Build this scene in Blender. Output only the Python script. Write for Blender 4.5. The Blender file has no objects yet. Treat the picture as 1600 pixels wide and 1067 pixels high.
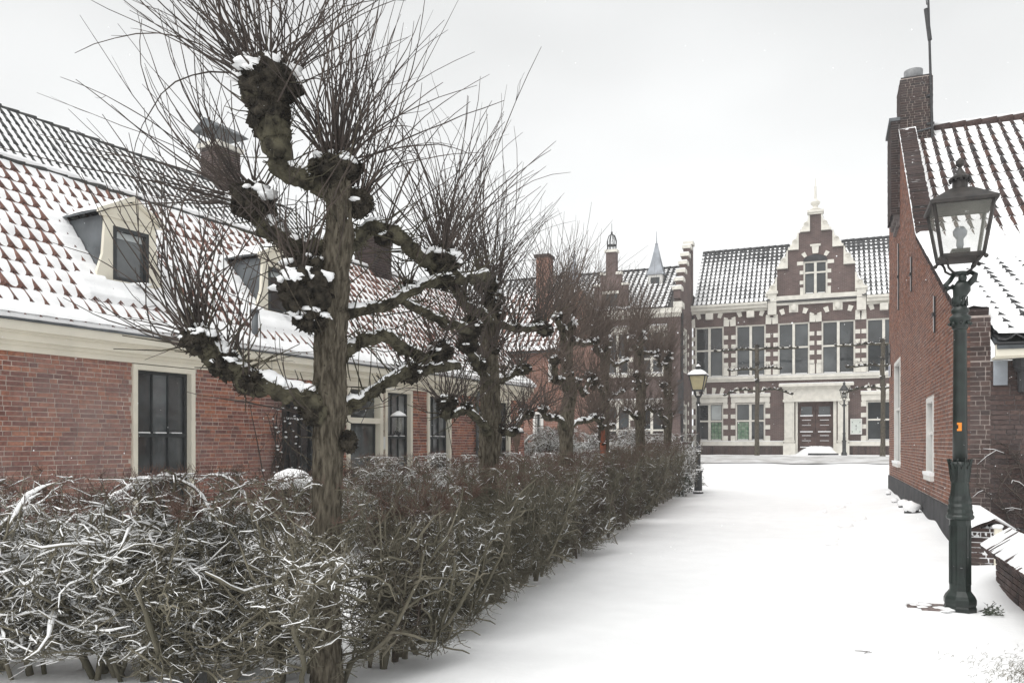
import bpy, math, random
import numpy as np
from mathutils import Vector, noise as mnoise
random.seed(7)
rng = np.random.default_rng(11)
SC = bpy.context.scene
COL = SC.collection
R = math.radians

# ---------------------------------------------------------------- camera
EYE, FPX, HOR, YAW = 1.55, 1250.0, 692.0, R(21.6)
S_, C_ = math.sin(YAW), math.cos(YAW)
cam_d = bpy.data.cameras.new('camera')
cam = bpy.data.objects.new('camera', cam_d); COL.objects.link(cam)
cam.location = (0, 0, EYE); cam.rotation_euler = (R(90), 0, YAW)
cam_d.sensor_width = 36; cam_d.lens = 36*FPX/1600
cam_d.shift_y = (HOR-533.5)/1600
cam_d.clip_start = 0.05; cam_d.clip_end = 2000
SC.camera = cam

# ---------------------------------------------------------------- sky and sun (overcast, snow in the air)
world = bpy.data.worlds.new('World'); SC.world = world; world.use_nodes = True
nt = world.node_tree; nt.nodes.clear()
out = nt.nodes.new('ShaderNodeOutputWorld'); bg = nt.nodes.new('ShaderNodeBackground')
sky = nt.nodes.new('ShaderNodeTexSky'); sky.sky_type = 'NISHITA'; sky.sun_disc = False
sky.sun_elevation = R(56); sky.sun_rotation = R(-120); sky.dust_density = 4; sky.air_density = 1
hsv = nt.nodes.new('ShaderNodeHueSaturation'); hsv.inputs['Saturation'].default_value = 0.10
nt.links.new(sky.outputs[0], hsv.inputs['Color'])
# closed cloud cover: the same grey-white layer all round, a little brighter towards the horizon
tc = nt.nodes.new('ShaderNodeTexCoord')
cn = nt.nodes.new('ShaderNodeTexNoise'); cn.inputs['Scale'].default_value = 1.6; cn.inputs['Detail'].default_value = 3
cmap = nt.nodes.new('ShaderNodeMapping'); cmap.inputs['Scale'].default_value = (1, 1, 2.2)
nt.links.new(tc.outputs['Generated'], cmap.inputs['Vector']); nt.links.new(cmap.outputs[0], cn.inputs['Vector'])
sep = nt.nodes.new('ShaderNodeSeparateXYZ'); nt.links.new(tc.outputs['Generated'], sep.inputs[0])
el = nt.nodes.new('ShaderNodeMapRange'); el.inputs['From Min'].default_value = 0.0; el.inputs['From Max'].default_value = 0.55
el.inputs['To Min'].default_value = 8.7; el.inputs['To Max'].default_value = 6.0
nt.links.new(sep.outputs['Z'], el.inputs['Value'])
nm = nt.nodes.new('ShaderNodeMapRange'); nm.inputs['From Min'].default_value = 0.3; nm.inputs['From Max'].default_value = 0.7
nm.inputs['To Min'].default_value = 0.85; nm.inputs['To Max'].default_value = 1.1
nt.links.new(cn.outputs['Fac'], nm.inputs['Value'])
mu = nt.nodes.new('ShaderNodeMath'); mu.operation = 'MULTIPLY'
nt.links.new(el.outputs[0], mu.inputs[0]); nt.links.new(nm.outputs[0], mu.inputs[1])
comb = nt.nodes.new('ShaderNodeVectorMath'); comb.operation = 'SCALE'
comb.inputs[0].default_value = (0.985, 0.998, 1.0); nt.links.new(mu.outputs[0], comb.inputs['Scale'])
mixw = nt.nodes.new('ShaderNodeMix'); mixw.data_type = 'RGBA'; mixw.inputs['Factor'].default_value = 0.94
nt.links.new(hsv.outputs[0], mixw.inputs['A']); nt.links.new(comb.outputs[0], mixw.inputs['B'])
nt.links.new(mixw.outputs['Result'], bg.inputs['Color']); bg.inputs['Strength'].default_value = 0.085
nt.links.new(bg.outputs[0], out.inputs['Surface'])

sun_d = bpy.data.lights.new('sun', 'SUN'); sun_d.energy = 1.5; sun_d.angle = R(50); sun_d.color = (1, 0.985, 0.96)
sun = bpy.data.objects.new('sun', sun_d); COL.objects.link(sun)
sun.rotation_euler = (R(34), 0, R(-30)); sun.location = (0, 0, 30)
vs = SC.view_settings
vs.view_transform = 'Standard'; vs.look = 'None'; vs.exposure = 0.70; vs.gamma = 1; vs.use_curve_mapping = False
SC.cycles.max_bounces = 8; SC.cycles.volume_bounces = 4; SC.cycles.diffuse_bounces = 3; SC.cycles.glossy_bounces = 3
SC.cycles.transparent_max_bounces = 8; SC.cycles.use_denoising = True

# ---------------------------------------------------------------- picture to place
FW = np.array([-S_, C_]); RT = np.array([C_, S_])
def cam2(lat, d): return RT*lat + FW*d                       # ground-plan point from sideways offset and distance
def W(px, py, d):
    p = cam2((px-800)/FPX*d, d); return np.array([p[0], p[1], EYE-(py-HOR)*d/FPX])
def depth_at(px, axis, v):                                   # distance at which the ray through px meets X = v or Y = v
    r = (px-800)/FPX
    return v/((C_*r-S_) if axis == 'x' else (C_+S_*r))
def on_y(px, Y): r = (px-800)/FPX; return Y*(C_*r-S_)/(C_+S_*r)
def on_x(px, X): r = (px-800)/FPX; return X*(C_+S_*r)/(C_*r-S_)
def zat(py, d): return EYE-(py-HOR)*d/FPX
def topx(p):
    lat = p[0]*RT[0]+p[1]*RT[1]; d = p[0]*FW[0]+p[1]*FW[1]
    return 800+FPX*lat/d, HOR-(p[2]-EYE)*FPX/d, d
def nrm(v): v = np.asarray(v, float); return v/np.linalg.norm(v)

# ---------------------------------------------------------------- materials
def mat(name, col, rough=0.8, spec=0.3, var=0.0, vscale=8.0, bump=0.0, bscale=40.0, metal=0.0, col2=None, detail=4, stretch=None):
    m = bpy.data.materials.new(name); m.use_nodes = True
    t = m.node_tree; b = t.nodes['Principled BSDF']
    b.inputs['Roughness'].default_value = rough; b.inputs['Specular IOR Level'].default_value = spec
    b.inputs['Metallic'].default_value = metal
    c4 = (*col, 1)
    b.inputs['Base Color'].default_value = c4
    tcn = t.nodes.new('ShaderNodeTexCoord')
    src = tcn.outputs['Object']
    if stretch:
        mp = t.nodes.new('ShaderNodeMapping'); mp.inputs['Scale'].default_value = stretch
        t.links.new(src, mp.inputs[0]); src = mp.outputs[0]
    if var or col2:
        n = t.nodes.new('ShaderNodeTexNoise'); n.inputs['Scale'].default_value = vscale; n.inputs['Detail'].default_value = detail
        t.links.new(src, n.inputs['Vector'])
        r = t.nodes.new('ShaderNodeValToRGB')
        a = col2 if col2 else tuple(min(1, x*(1+var)) for x in col)
        lo = col if col2 else tuple(x*(1-var) for x in col)
        r.color_ramp.elements[0].position = 0.36; r.color_ramp.elements[1].position = 0.64
        r.color_ramp.elements[0].color = (*lo, 1); r.color_ramp.elements[1].color = (*a, 1)
        t.links.new(n.outputs['Fac'], r.inputs['Fac']); t.links.new(r.outputs[0], b.inputs['Base Color'])
    if bump:
        n2 = t.nodes.new('ShaderNodeTexNoise'); n2.inputs['Scale'].default_value = bscale; n2.inputs['Detail'].default_value = 5
        t.links.new(src, n2.inputs['Vector'])
        bp = t.nodes.new('ShaderNodeBump'); bp.inputs['Strength'].default_value = bump; bp.inputs['Distance'].default_value = 0.02
        t.links.new(n2.outputs['Fac'], bp.inputs['Height']); t.links.new(bp.outputs[0], b.inputs['Normal'])
    return m

def mat_pieces(name, cols, rough=0.85, frost=0.0, frost_col=(0.42, 0.37, 0.37), fscale=0.5, wear=0.35):
    """bricks or tiles: every piece its own tone (object random + island random), grain on top, wind-blown frost in patches"""
    m = bpy.data.materials.new(name); m.use_nodes = True
    t = m.node_tree; b = t.nodes['Principled BSDF']; b.inputs['Roughness'].default_value = rough
    b.inputs['Specular IOR Level'].default_value = 0.2
    oi = t.nodes.new('ShaderNodeObjectInfo'); g = t.nodes.new('ShaderNodeNewGeometry')
    ad = t.nodes.new('ShaderNodeMath'); ad.operation = 'ADD'
    t.links.new(oi.outputs['Random'], ad.inputs[0]); t.links.new(g.outputs['Random Per Island'], ad.inputs[1])
    wn = t.nodes.new('ShaderNodeTexWhiteNoise'); wn.noise_dimensions = '1D'; t.links.new(ad.outputs[0], wn.inputs['W'])
    ra = t.nodes.new('ShaderNodeValToRGB'); ra.color_ramp.interpolation = 'LINEAR'
    els = ra.color_ramp.elements
    while len(els) < len(cols): els.new(0.5)
    for i, c in enumerate(cols):
        els[i].position = i/(len(cols)-1); els[i].color = (*c, 1)
    t.links.new(wn.outputs['Value'], ra.inputs['Fac'])
    n = t.nodes.new('ShaderNodeTexNoise'); n.inputs['Scale'].default_value = 22; n.inputs['Detail'].default_value = 6
    t.links.new(g.outputs['Position'], n.inputs['Vector'])
    mr = t.nodes.new('ShaderNodeMapRange'); mr.inputs['From Min'].default_value = 0.3; mr.inputs['From Max'].default_value = 0.7
    mr.inputs['To Min'].default_value = 1-wear; mr.inputs['To Max'].default_value = 1+wear
    t.links.new(n.outputs['Fac'], mr.inputs['Value'])
    mx = t.nodes.new('ShaderNodeVectorMath'); mx.operation = 'SCALE'
    t.links.new(ra.outputs[0], mx.inputs[0]); t.links.new(mr.outputs[0], mx.inputs['Scale'])
    last = mx.outputs[0]
    if frost:
        f = t.nodes.new('ShaderNodeTexNoise'); f.inputs['Scale'].default_value = fscale; f.inputs['Detail'].default_value = 7
        f.inputs['Roughness'].default_value = 0.65
        t.links.new(g.outputs['Position'], f.inputs['Vector'])
        fr = t.nodes.new('ShaderNodeMapRange'); fr.inputs['From Min'].default_value = 0.42; fr.inputs['From Max'].default_value = 0.72
        fr.inputs['To Max'].default_value = frost; t.links.new(f.outputs['Fac'], fr.inputs['Value'])
        mm = t.nodes.new('ShaderNodeMix'); mm.data_type = 'RGBA'
        t.links.new(fr.outputs[0], mm.inputs['Factor']); t.links.new(last, mm.inputs['A']); mm.inputs['B'].default_value = (*frost_col, 1)
        last = mm.outputs['Result']
    t.links.new(last, b.inputs['Base Color'])
    bp = t.nodes.new('ShaderNodeBump'); bp.inputs['Strength'].default_value = 0.5; bp.inputs['Distance'].default_value = 0.006
    t.links.new(n.outputs['Fac'], bp.inputs['Height']); t.links.new(bp.outputs[0], b.inputs['Normal'])
    return m

def mat_brick_far(name, c1, c2, mortar, scale=1.0):
    m = bpy.data.materials.new(name); m.use_nodes = True
    t = m.node_tree; b = t.nodes['Principled BSDF']; b.inputs['Roughness'].default_value = 0.9
    g = t.nodes.new('ShaderNodeNewGeometry'); sp = t.nodes.new('ShaderNodeSeparateXYZ'); t.links.new(g.outputs['Position'], sp.inputs[0])
    ad = t.nodes.new('ShaderNodeMath'); ad.operation = 'ADD'; t.links.new(sp.outputs['X'], ad.inputs[0]); t.links.new(sp.outputs['Y'], ad.inputs[1])
    cb = t.nodes.new('ShaderNodeCombineXYZ'); t.links.new(ad.outputs[0], cb.inputs[0]); t.links.new(sp.outputs['Z'], cb.inputs[1])
    br = t.nodes.new('ShaderNodeTexBrick'); br.inputs['Scale'].default_value = 1.0
    br.inputs['Brick Width'].default_value = 0.22*scale; br.inputs['Row Height'].default_value = 0.066*scale
    br.inputs['Mortar Size'].default_value = 0.006; br.inputs['Color1'].default_value = (*c1, 1); br.inputs['Color2'].default_value = (*c2, 1)
    br.inputs['Mortar'].default_value = (*mortar, 1); br.inputs['Bias'].default_value = 0.0
    t.links.new(cb.outputs[0], br.inputs['Vector'])
    n = t.nodes.new('ShaderNodeTexNoise'); n.inputs['Scale'].default_value = 0.8; n.inputs['Detail'].default_value = 8; n.inputs['Roughness'].default_value = 0.7
    t.links.new(g.outputs['Position'], n.inputs['Vector'])
    mr = t.nodes.new('ShaderNodeMapRange'); mr.inputs['From Min'].default_value = 0.3; mr.inputs['From Max'].default_value = 0.7
    mr.inputs['To Min'].default_value = 0.7; mr.inputs['To Max'].default_value = 1.35
    t.links.new(n.outputs['Fac'], mr.inputs['Value'])
    mx = t.nodes.new('ShaderNodeVectorMath'); mx.operation = 'SCALE'
    t.links.new(br.outputs['Color'], mx.inputs[0]); t.links.new(mr.outputs[0], mx.inputs['Scale'])
    t.links.new(mx.outputs[0], b.inputs['Base Color'])
    bp = t.nodes.new('ShaderNodeBump'); bp.inputs['Strength'].default_value = 0.4; bp.inputs['Distance'].default_value = 0.01; bp.invert = True
    t.links.new(br.outputs['Fac'], bp.inputs['Height']); t.links.new(bp.outputs[0], b.inputs['Normal'])
    return m

M = {}
M['snow'] = mat('snow', (0.92, 0.925, 0.93), 0.75, 0.25, var=0.02, vscale=3, bump=0.25, bscale=18)
M['snow_thin'] = mat('snow_thin', (0.86, 0.87, 0.88), 0.8, 0.2)
M['brick_red'] = mat_pieces('brick_red', [(0.28, 0.118, 0.086), (0.155, 0.073, 0.063), (0.32, 0.135, 0.094), (0.39, 0.165, 0.10), (0.28, 0.125, 0.095), (0.21, 0.095, 0.078)], frost=0.7, frost_col=(0.32, 0.255, 0.245), fscale=0.42)
M['brick_gable'] = mat_pieces('brick_gable', [(0.215, 0.095, 0.064), (0.125, 0.062, 0.048), (0.26, 0.115, 0.072), (0.225, 0.10, 0.067)], frost=0.25, fscale=0.7, frost_col=(0.3, 0.24, 0.22))
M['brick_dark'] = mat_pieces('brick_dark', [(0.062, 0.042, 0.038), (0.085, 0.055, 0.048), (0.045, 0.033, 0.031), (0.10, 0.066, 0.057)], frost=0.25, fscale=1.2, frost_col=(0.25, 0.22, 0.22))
M['brick_chimney'] = mat_pieces('brick_chimney', [(0.034, 0.023, 0.021), (0.052, 0.032, 0.028), (0.024, 0.02, 0.019)], frost=0.1)
M['mortar'] = mat('mortar', (0.50, 0.43, 0.38), 0.95, var=0.25, vscale=6, bump=0.3)
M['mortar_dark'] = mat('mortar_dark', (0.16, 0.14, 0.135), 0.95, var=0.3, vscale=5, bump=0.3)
M['mortar_light'] = mat('mortar_light', (0.42, 0.36, 0.33), 0.95, var=0.25, vscale=5, bump=0.3)
M['hall_brick'] = mat_brick_far('hall_brick', (0.078, 0.05, 0.045), (0.115, 0.072, 0.064), (0.18, 0.15, 0.14))
M['red_house_brick'] = mat_brick_far('red_house_brick', (0.19, 0.085, 0.06), (0.25, 0.115, 0.078), (0.30, 0.24, 0.21))
M['plinth'] = mat('plinth', (0.045, 0.045, 0.048), 0.85, var=0.35, vscale=3, bump=0.3)
M['cream'] = mat('cream_paint', (0.78, 0.735, 0.62), 0.6, 0.35, var=0.05, vscale=2.5, bump=0.05)
M['cream_stone'] = mat('cream_stone', (0.70, 0.675, 0.61), 0.8, var=0.08, vscale=4, bump=0.15, bscale=20)
M['white_paint'] = mat('white_paint', (0.72, 0.71, 0.68), 0.6, var=0.04)
M['dark_sash'] = mat('dark_sash', (0.028, 0.032, 0.034), 0.5, 0.4, var=0.2)
M['tile_red'] = mat_pieces('tile_red', [(0.19, 0.10, 0.08), (0.23, 0.12, 0.095), (0.15, 0.085, 0.073), (0.26, 0.14, 0.108)], rough=0.75, wear=0.3)
M['tile_grey'] = mat_pieces('tile_grey', [(0.055, 0.057, 0.056), (0.075, 0.075, 0.072), (0.045, 0.048, 0.048)], rough=0.7, wear=0.3)
M['tile_slate'] = mat_pieces('tile_slate', [(0.05, 0.052, 0.055), (0.07, 0.07, 0.072), (0.038, 0.04, 0.043)], rough=0.6, wear=0.3)
M['tile_brown'] = mat_pieces('tile_brown', [(0.065, 0.038, 0.033), (0.045, 0.032, 0.031), (0.095, 0.05, 0.04), (0.045, 0.04, 0.042)], rough=0.7, wear=0.4)
M['lead'] = mat('lead', (0.10, 0.11, 0.118), 0.6, 0.4, var=0.35, vscale=2.5)
M['lead_pale'] = mat('lead_pale', (0.28, 0.30, 0.33), 0.6, 0.4, var=0.25, vscale=2.5)
M['bark'] = mat('bark', (0.042, 0.035, 0.026), 0.95, 0.1, vscale=5.5, col2=(0.135, 0.118, 0.09), bump=1.0, bscale=9, stretch=(9, 9, 2.0), detail=10)
M['bark_limb'] = mat('bark_limb', (0.030, 0.027, 0.021), 0.95, 0.1, vscale=13, col2=(0.105, 0.096, 0.066), bump=1.0, bscale=45)
M['burl'] = mat('burl', (0.017, 0.015, 0.013), 0.95, 0.08, vscale=18, col2=(0.062, 0.054, 0.042), bump=1.0, bscale=60)
M['shoot'] = mat('shoot_bark', (0.042, 0.034, 0.030), 0.75, 0.3, vscale=5, col2=(0.078, 0.06, 0.05))
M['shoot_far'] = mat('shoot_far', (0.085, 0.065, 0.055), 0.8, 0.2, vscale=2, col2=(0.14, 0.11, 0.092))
M['hedge'] = mat('hedge_bark', (0.10, 0.092, 0.066), 0.85, 0.2, vscale=4, col2=(0.19, 0.172, 0.13))
M['hedge_red'] = mat('hedge_bark_red', (0.085, 0.064, 0.055), 0.85, 0.2, vscale=3, col2=(0.115, 0.10, 0.075))
M['hedge_top'] = mat('hedge_new_growth', (0.10, 0.06, 0.05), 0.8, 0.2, vscale=5, col2=(0.14, 0.09, 0.07))
M['lamp_green'] = mat('lamp_green', (0.011, 0.018, 0.015), 0.38, 0.5, var=0.35, vscale=9, bump=0.12, bscale=30)
M['lamp_black'] = mat('lamp_black', (0.03, 0.032, 0.034), 0.5, 0.45, var=0.3, vscale=9)
M['lantern_metal'] = mat('lantern_metal', (0.022, 0.02, 0.019), 0.5, 0.35, vscale=12, col2=(0.048, 0.042, 0.038))
M['door'] = mat('door_paint', (0.085, 0.05, 0.042), 0.6, 0.3, var=0.2, vscale=4)
M['iron'] = mat('iron', (0.03, 0.03, 0.032), 0.6, 0.4, var=0.2)
M['zinc'] = mat('zinc', (0.2, 0.205, 0.21), 0.5, 0.5, var=0.2)
M['road'] = mat('road_setts', (0.40, 0.39, 0.38), 0.9, vscale=1.2, col2=(0.66, 0.66, 0.66), bump=0.3, detail=8)
M['paver'] = mat_pieces('paver', [(0.14, 0.10, 0.09), (0.2, 0.16, 0.15), (0.1, 0.08, 0.075)])
M['grass'] = mat('dry_grass', (0.10, 0.095, 0.07), 0.9, vscale=20, col2=(0.2, 0.18, 0.13))
M['leaf_dark'] = mat('leaf_dark', (0.02, 0.03, 0.018), 0.6, 0.4, vscale=20, col2=(0.05, 0.06, 0.032))
M['orange'] = mat('orange_sticker', (0.75, 0.25, 0.03), 0.6)
M['ink'] = mat('ink', (0.02, 0.02, 0.02), 0.7)
M['sign_blue'] = mat('sign_blue', (0.05, 0.10, 0.28), 0.4)
M['board_paper'] = mat('board_paper', (0.62, 0.66, 0.62), 0.7, var=0.05)
M['wound'] = mat('bark_wound', (0.30, 0.09, 0.045), 0.9, vscale=6, col2=(0.16, 0.06, 0.04))
M['green_glass'] = mat('leaded_green_glass', (0.08, 0.17, 0.095), 0.2, 0.5, vscale=6, col2=(0.26, 0.34, 0.25))
M['wood'] = mat('weathered_wood', (0.14, 0.10, 0.075), 0.85, var=0.25, vscale=6)

def mat_glass(name, col, rough=0.06, var=0.4, spec=0.5, sc=1.3):
    m = mat(name, col, rough, spec, var=var, vscale=sc, detail=6)
    t = m.node_tree; b = t.nodes['Principled BSDF']; b.inputs['IOR'].default_value = 1.5
    oi = t.nodes.new('ShaderNodeObjectInfo'); mr = t.nodes.new('ShaderNodeMapRange'); mr.inputs['To Min'].default_value = 0.55; mr.inputs['To Max'].default_value = 2.1
    t.links.new(oi.outputs['Random'], mr.inputs['Value']); lk = b.inputs['Base Color'].links[0]; sc_ = t.nodes.new('ShaderNodeVectorMath'); sc_.operation = 'SCALE'
    t.links.new(lk.from_socket, sc_.inputs[0]); t.links.new(mr.outputs[0], sc_.inputs['Scale']); t.links.new(sc_.outputs[0], b.inputs['Base Color'])
    n = t.nodes.new('ShaderNodeTexNoise'); n.inputs['Scale'].default_value = 2.2; bp = t.nodes.new('ShaderNodeBump'); bp.inputs['Strength'].default_value = 0.06; bp.inputs['Distance'].default_value = 0.05
    t.links.new(n.outputs['Fac'], bp.inputs['Height']); t.links.new(bp.outputs[0], b.inputs['Normal'])
    return m
M['glass'] = mat_glass('window_glass', (0.055, 0.06, 0.062), 0.03, var=.5, spec=0.9)
M['glass_far'] = mat_glass('window_glass_far', (0.03, 0.034, 0.036), 0.05, var=.5, spec=0.75, sc=0.7)
M['glass_pale'] = mat_glass('window_glass_curtained', (0.12, 0.125, 0.125), 0.05, var=.6, spec=0.8, sc=2.0)
M['curtain'] = mat('pale_blind', (0.42, 0.45, 0.45), 0.3, 0.5, var=0.1, vscale=3)

def mat_lantern(name, col, alpha):
    m = bpy.data.materials.new(name); m.use_nodes = True; t = m.node_tree; b = t.nodes['Principled BSDF']
    b.inputs['Base Color'].default_value = (*col, 1); b.inputs['Roughness'].default_value = 0.25; b.inputs['Alpha'].default_value = alpha
    n = t.nodes.new('ShaderNodeTexNoise'); n.inputs['Scale'].default_value = 5; n.inputs['Detail'].default_value = 5
    g = t.nodes.new('ShaderNodeTexCoord'); t.links.new(g.outputs['Object'], n.inputs['Vector'])
    mr = t.nodes.new('ShaderNodeMapRange'); mr.inputs['To Min'].default_value = alpha-0.2; mr.inputs['To Max'].default_value = min(1, alpha+0.2)
    t.links.new(n.outputs['Fac'], mr.inputs['Value']); t.links.new(mr.outputs[0], b.inputs['Alpha'])
    return m
M['lamp_glass'] = mat_lantern('grimy_lantern_glass', (0.38, 0.38, 0.33), 0.24)
M['lamp_glass_yellow'] = mat_lantern('yellowed_lantern_glass', (0.62, 0.55, 0.33), 0.7)

# ---------------------------------------------------------------- mesh helpers
class MB:
    def __init__(s): s.V = []; s.F = []; s.n = 0
    def add(s, V, F, m=0):
        V = np.asarray(V, float).reshape(-1, 3)
        if isinstance(F, list) and F and len({len(f) for f in F}) > 1:
            for k in {len(f) for f in F}:
                s.F.append((np.array([f for f in F if len(f) == k], int)+s.n, m))
        else:
            s.F.append((np.asarray(F, int)+s.n, m))
        s.V.append(V); s.n += len(V); return s
    def box(s, lo, hi, m=0, o=(0, 0, 0), ax=None):
        """box in the frame o + ax[0]*u + ax[1]*v + ax[2]*w"""
        x0, y0, z0 = lo; x1, y1, z1 = hi
        c = np.array([[x0, y0, z0], [x1, y0, z0], [x1, y1, z0], [x0, y1, z0], [x0, y0, z1], [x1, y0, z1], [x1, y1, z1], [x0, y1, z1]], float)
        if ax is not None: c = np.asarray(o)+c@np.asarray(ax)
        else: c = c+np.asarray(o)
        return s.add(c, [(0, 3, 2, 1), (4, 5, 6, 7), (0, 1, 5, 4), (1, 2, 6, 5), (2, 3, 7, 6), (3, 0, 4, 7)], m)
    def prism(s, poly, d, m=0):
        """poly: list of 3D points, pushed along the vector d"""
        P = np.asarray(poly, float); n = len(P); V = np.vstack([P, P+np.asarray(d, float)])
        F = [tuple(range(n))[::-1], tuple(range(n, 2*n))]+[(i, (i+1) % n, n+(i+1) % n, n+i) for i in range(n)]
        return s.add(V, F, m)
    def lathe(s, prof, o=(0, 0, 0), n=16, m=0, square=False, rot=0.0):
        k = len(prof); a = np.arange(n)*2*math.pi/n+rot
        V = np.zeros((k, n, 3))
        for i, (r, z) in enumerate(prof):
            V[i, :, 0] = o[0]+r*np.cos(a); V[i, :, 1] = o[1]+r*np.sin(a); V[i, :, 2] = o[2]+z
        F = []
        for i in range(k-1):
            for j in range(n):
                F.append((i*n+j, i*n+(j+1) % n, (i+1)*n+(j+1) % n, (i+1)*n+j))
        s.add(V, F, m)
        s.F.append((np.array([range(n)][0])[None, ::-1]+s.n-k*n, m)); s.F.append((np.arange(n)[None, :]+s.n-n, m))
        return s
    def tube(s, pts, rad, n=8, m=0, amp=0.0, fr=6.0, cap=True):
        P = np.asarray(pts, float); K = len(P); rad = np.broadcast_to(np.asarray(rad, float), (K,))
        V, F = tubes(P[None], rad[None], n)
        if amp:
            C = np.repeat(P, n, 0); D = V-C
            for i in range(len(V)):
                q = Vector(V[i]*fr); f = mnoise.noise(q)+0.6*mnoise.noise(q*2.3)
                V[i] = C[i]+D[i]*(1+amp*f)
        s.add(V, F, m)
        if cap:
            s.F.append((np.arange(n)[None, ::-1]+s.n-K*n, m)); s.F.append((np.arange(n)[None, :]+s.n-n, m))
        return s
    def build(s, name, mats, parent=None, smooth=False):
        me = bpy.data.meshes.new(name)
        V = np.vstack(s.V); me.vertices.add(len(V)); me.vertices.foreach_set('co', V.astype(np.float32).ravel())
        loops = np.concatenate([f.ravel() for f, _ in s.F]); tot = np.concatenate([np.full(len(f), f.shape[1]) for f, _ in s.F])
        mi = np.concatenate([np.full(len(f), m) for f, m in s.F])
        me.loops.add(len(loops)); me.loops.foreach_set('vertex_index', loops.astype(np.int32))
        me.polygons.add(len(tot)); st = np.concatenate([[0], np.cumsum(tot)[:-1]])
        me.polygons.foreach_set('loop_start', st.astype(np.int32)); me.polygons.foreach_set('loop_total', tot.astype(np.int32))
        me.polygons.foreach_set('material_index', mi.astype(np.int32))
        me.polygons.foreach_set('use_smooth', np.full(len(tot), bool(smooth)))
        for m in (mats if isinstance(mats, (list, tuple)) else [mats]): me.materials.append(m)
        me.update(calc_edges=True); me.validate()
        return link(bpy.data.objects.new(name, me), parent)

def tubes(P, Rr, n):
    """P (N,K,3) polylines, Rr (N,K) radii -> verts, quads; n sides"""
    N, K, _ = P.shape
    T = np.empty_like(P); T[:, 1:-1] = P[:, 2:]-P[:, :-2]; T[:, 0] = P[:, 1]-P[:, 0]; T[:, -1] = P[:, -1]-P[:, -2]
    T /= np.linalg.norm(T, axis=2, keepdims=True)+1e-9
    mt = P[:, -1]-P[:, 0]; mt /= np.linalg.norm(mt, axis=1, keepdims=True)+1e-9
    ref = np.where(np.abs(mt[:, 2:3]) > 0.75, np.array([[1.0, 0.2, 0]]), np.array([[0.0, 0, 1]]))
    A = np.cross(T, ref[:, None, :]); A /= np.linalg.norm(A, axis=2, keepdims=True)+1e-9
    B = np.cross(T, A)
    a = np.arange(n)*2*math.pi/n
    V = P[:, :, None, :]+Rr[:, :, None, None]*(A[:, :, None, :]*np.cos(a)[None, None, :, None]+B[:, :, None, :]*np.sin(a)[None, None, :, None])
    idx = np.arange(N*K*n).reshape(N, K, n)
    q = np.stack([idx[:, :-1], np.roll(idx, -1, 2)[:, :-1], np.roll(idx, -1, 2)[:, 1:], idx[:, 1:]], -1).reshape(-1, 4)
    return V.reshape(-1, 3), q

WL = {}                                                             # world position of every object's origin
def link(o, parent=None, at=None):
    COL.objects.link(o)
    w = np.zeros(3) if at is None else np.asarray(at, float)
    if parent is not None:
        o.parent = parent; o.location = w-WL[parent.name]
    else: o.location = w
    WL[o.name] = w
    return o
def tag(o, label=None, cat=None, group=None, kind=None):
    if label: o['label'] = label
    if cat: o['category'] = cat
    if group: o['group'] = group
    if kind: o['kind'] = kind
    return o
def thing(name, at, label, cat, group=None):
    return tag(link(bpy.data.objects.new(name, None), None, at), label, cat, group)
KIDS = {}
def copy_tree(o, parent=None, at=None):
    c = o.copy(); COL.objects.link(c); c.parent = parent
    if parent is None:
        c.location = at; WL[c.name] = np.asarray(at, float)
    else: WL[c.name] = WL[parent.name]+np.array(c.location)
    for ch in list(o.children): copy_tree(ch, c)
    return c

def smooth_ico(c, r, sub=2, amp=0.3, fr=4.0, sq=(1, 1, 1), seed=0.0):
    """lumpy ball -> verts, tris"""
    import bmesh
    bm = bmesh.new(); bmesh.ops.create_icosphere(bm, subdivisions=sub, radius=1.0)
    V = np.array([v.co[:] for v in bm.verts]); F = np.array([[v.index for v in f.verts] for f in bm.faces]); bm.free()
    for i in range(len(V)):
        q = Vector(V[i]*fr*0.5)+Vector((seed, seed*1.7, -seed))
        V[i] *= 1+amp*(mnoise.noise(q)+0.7*mnoise.noise(q*2.7)+0.4*mnoise.noise(q*5.5))
    return np.asarray(c)+V*r*np.asarray(sq), F

# ---------------------------------------------------------------- brickwork
_bm = MB().box((-0.5, -1, -0.5), (0.5, 0, 0.5))                      # one brick, face at y = 0 pointing +y
BRICK_ME = {}
def brick_mesh(m):
    if m.name not in BRICK_ME:
        V = np.vstack(_bm.V).copy(); V[:, 0] *= 1; me = bpy.data.meshes.new('brick')
        V += np.where(V > 0, 0, 0)
        me.from_pydata([tuple(v) for v in V], [], [tuple(int(i) for i in f) for f in np.vstack([a for a, _ in _bm.F])]); me.materials.append(m)
        BRICK_ME[m.name] = me
    return BRICK_ME[m.name]

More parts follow.
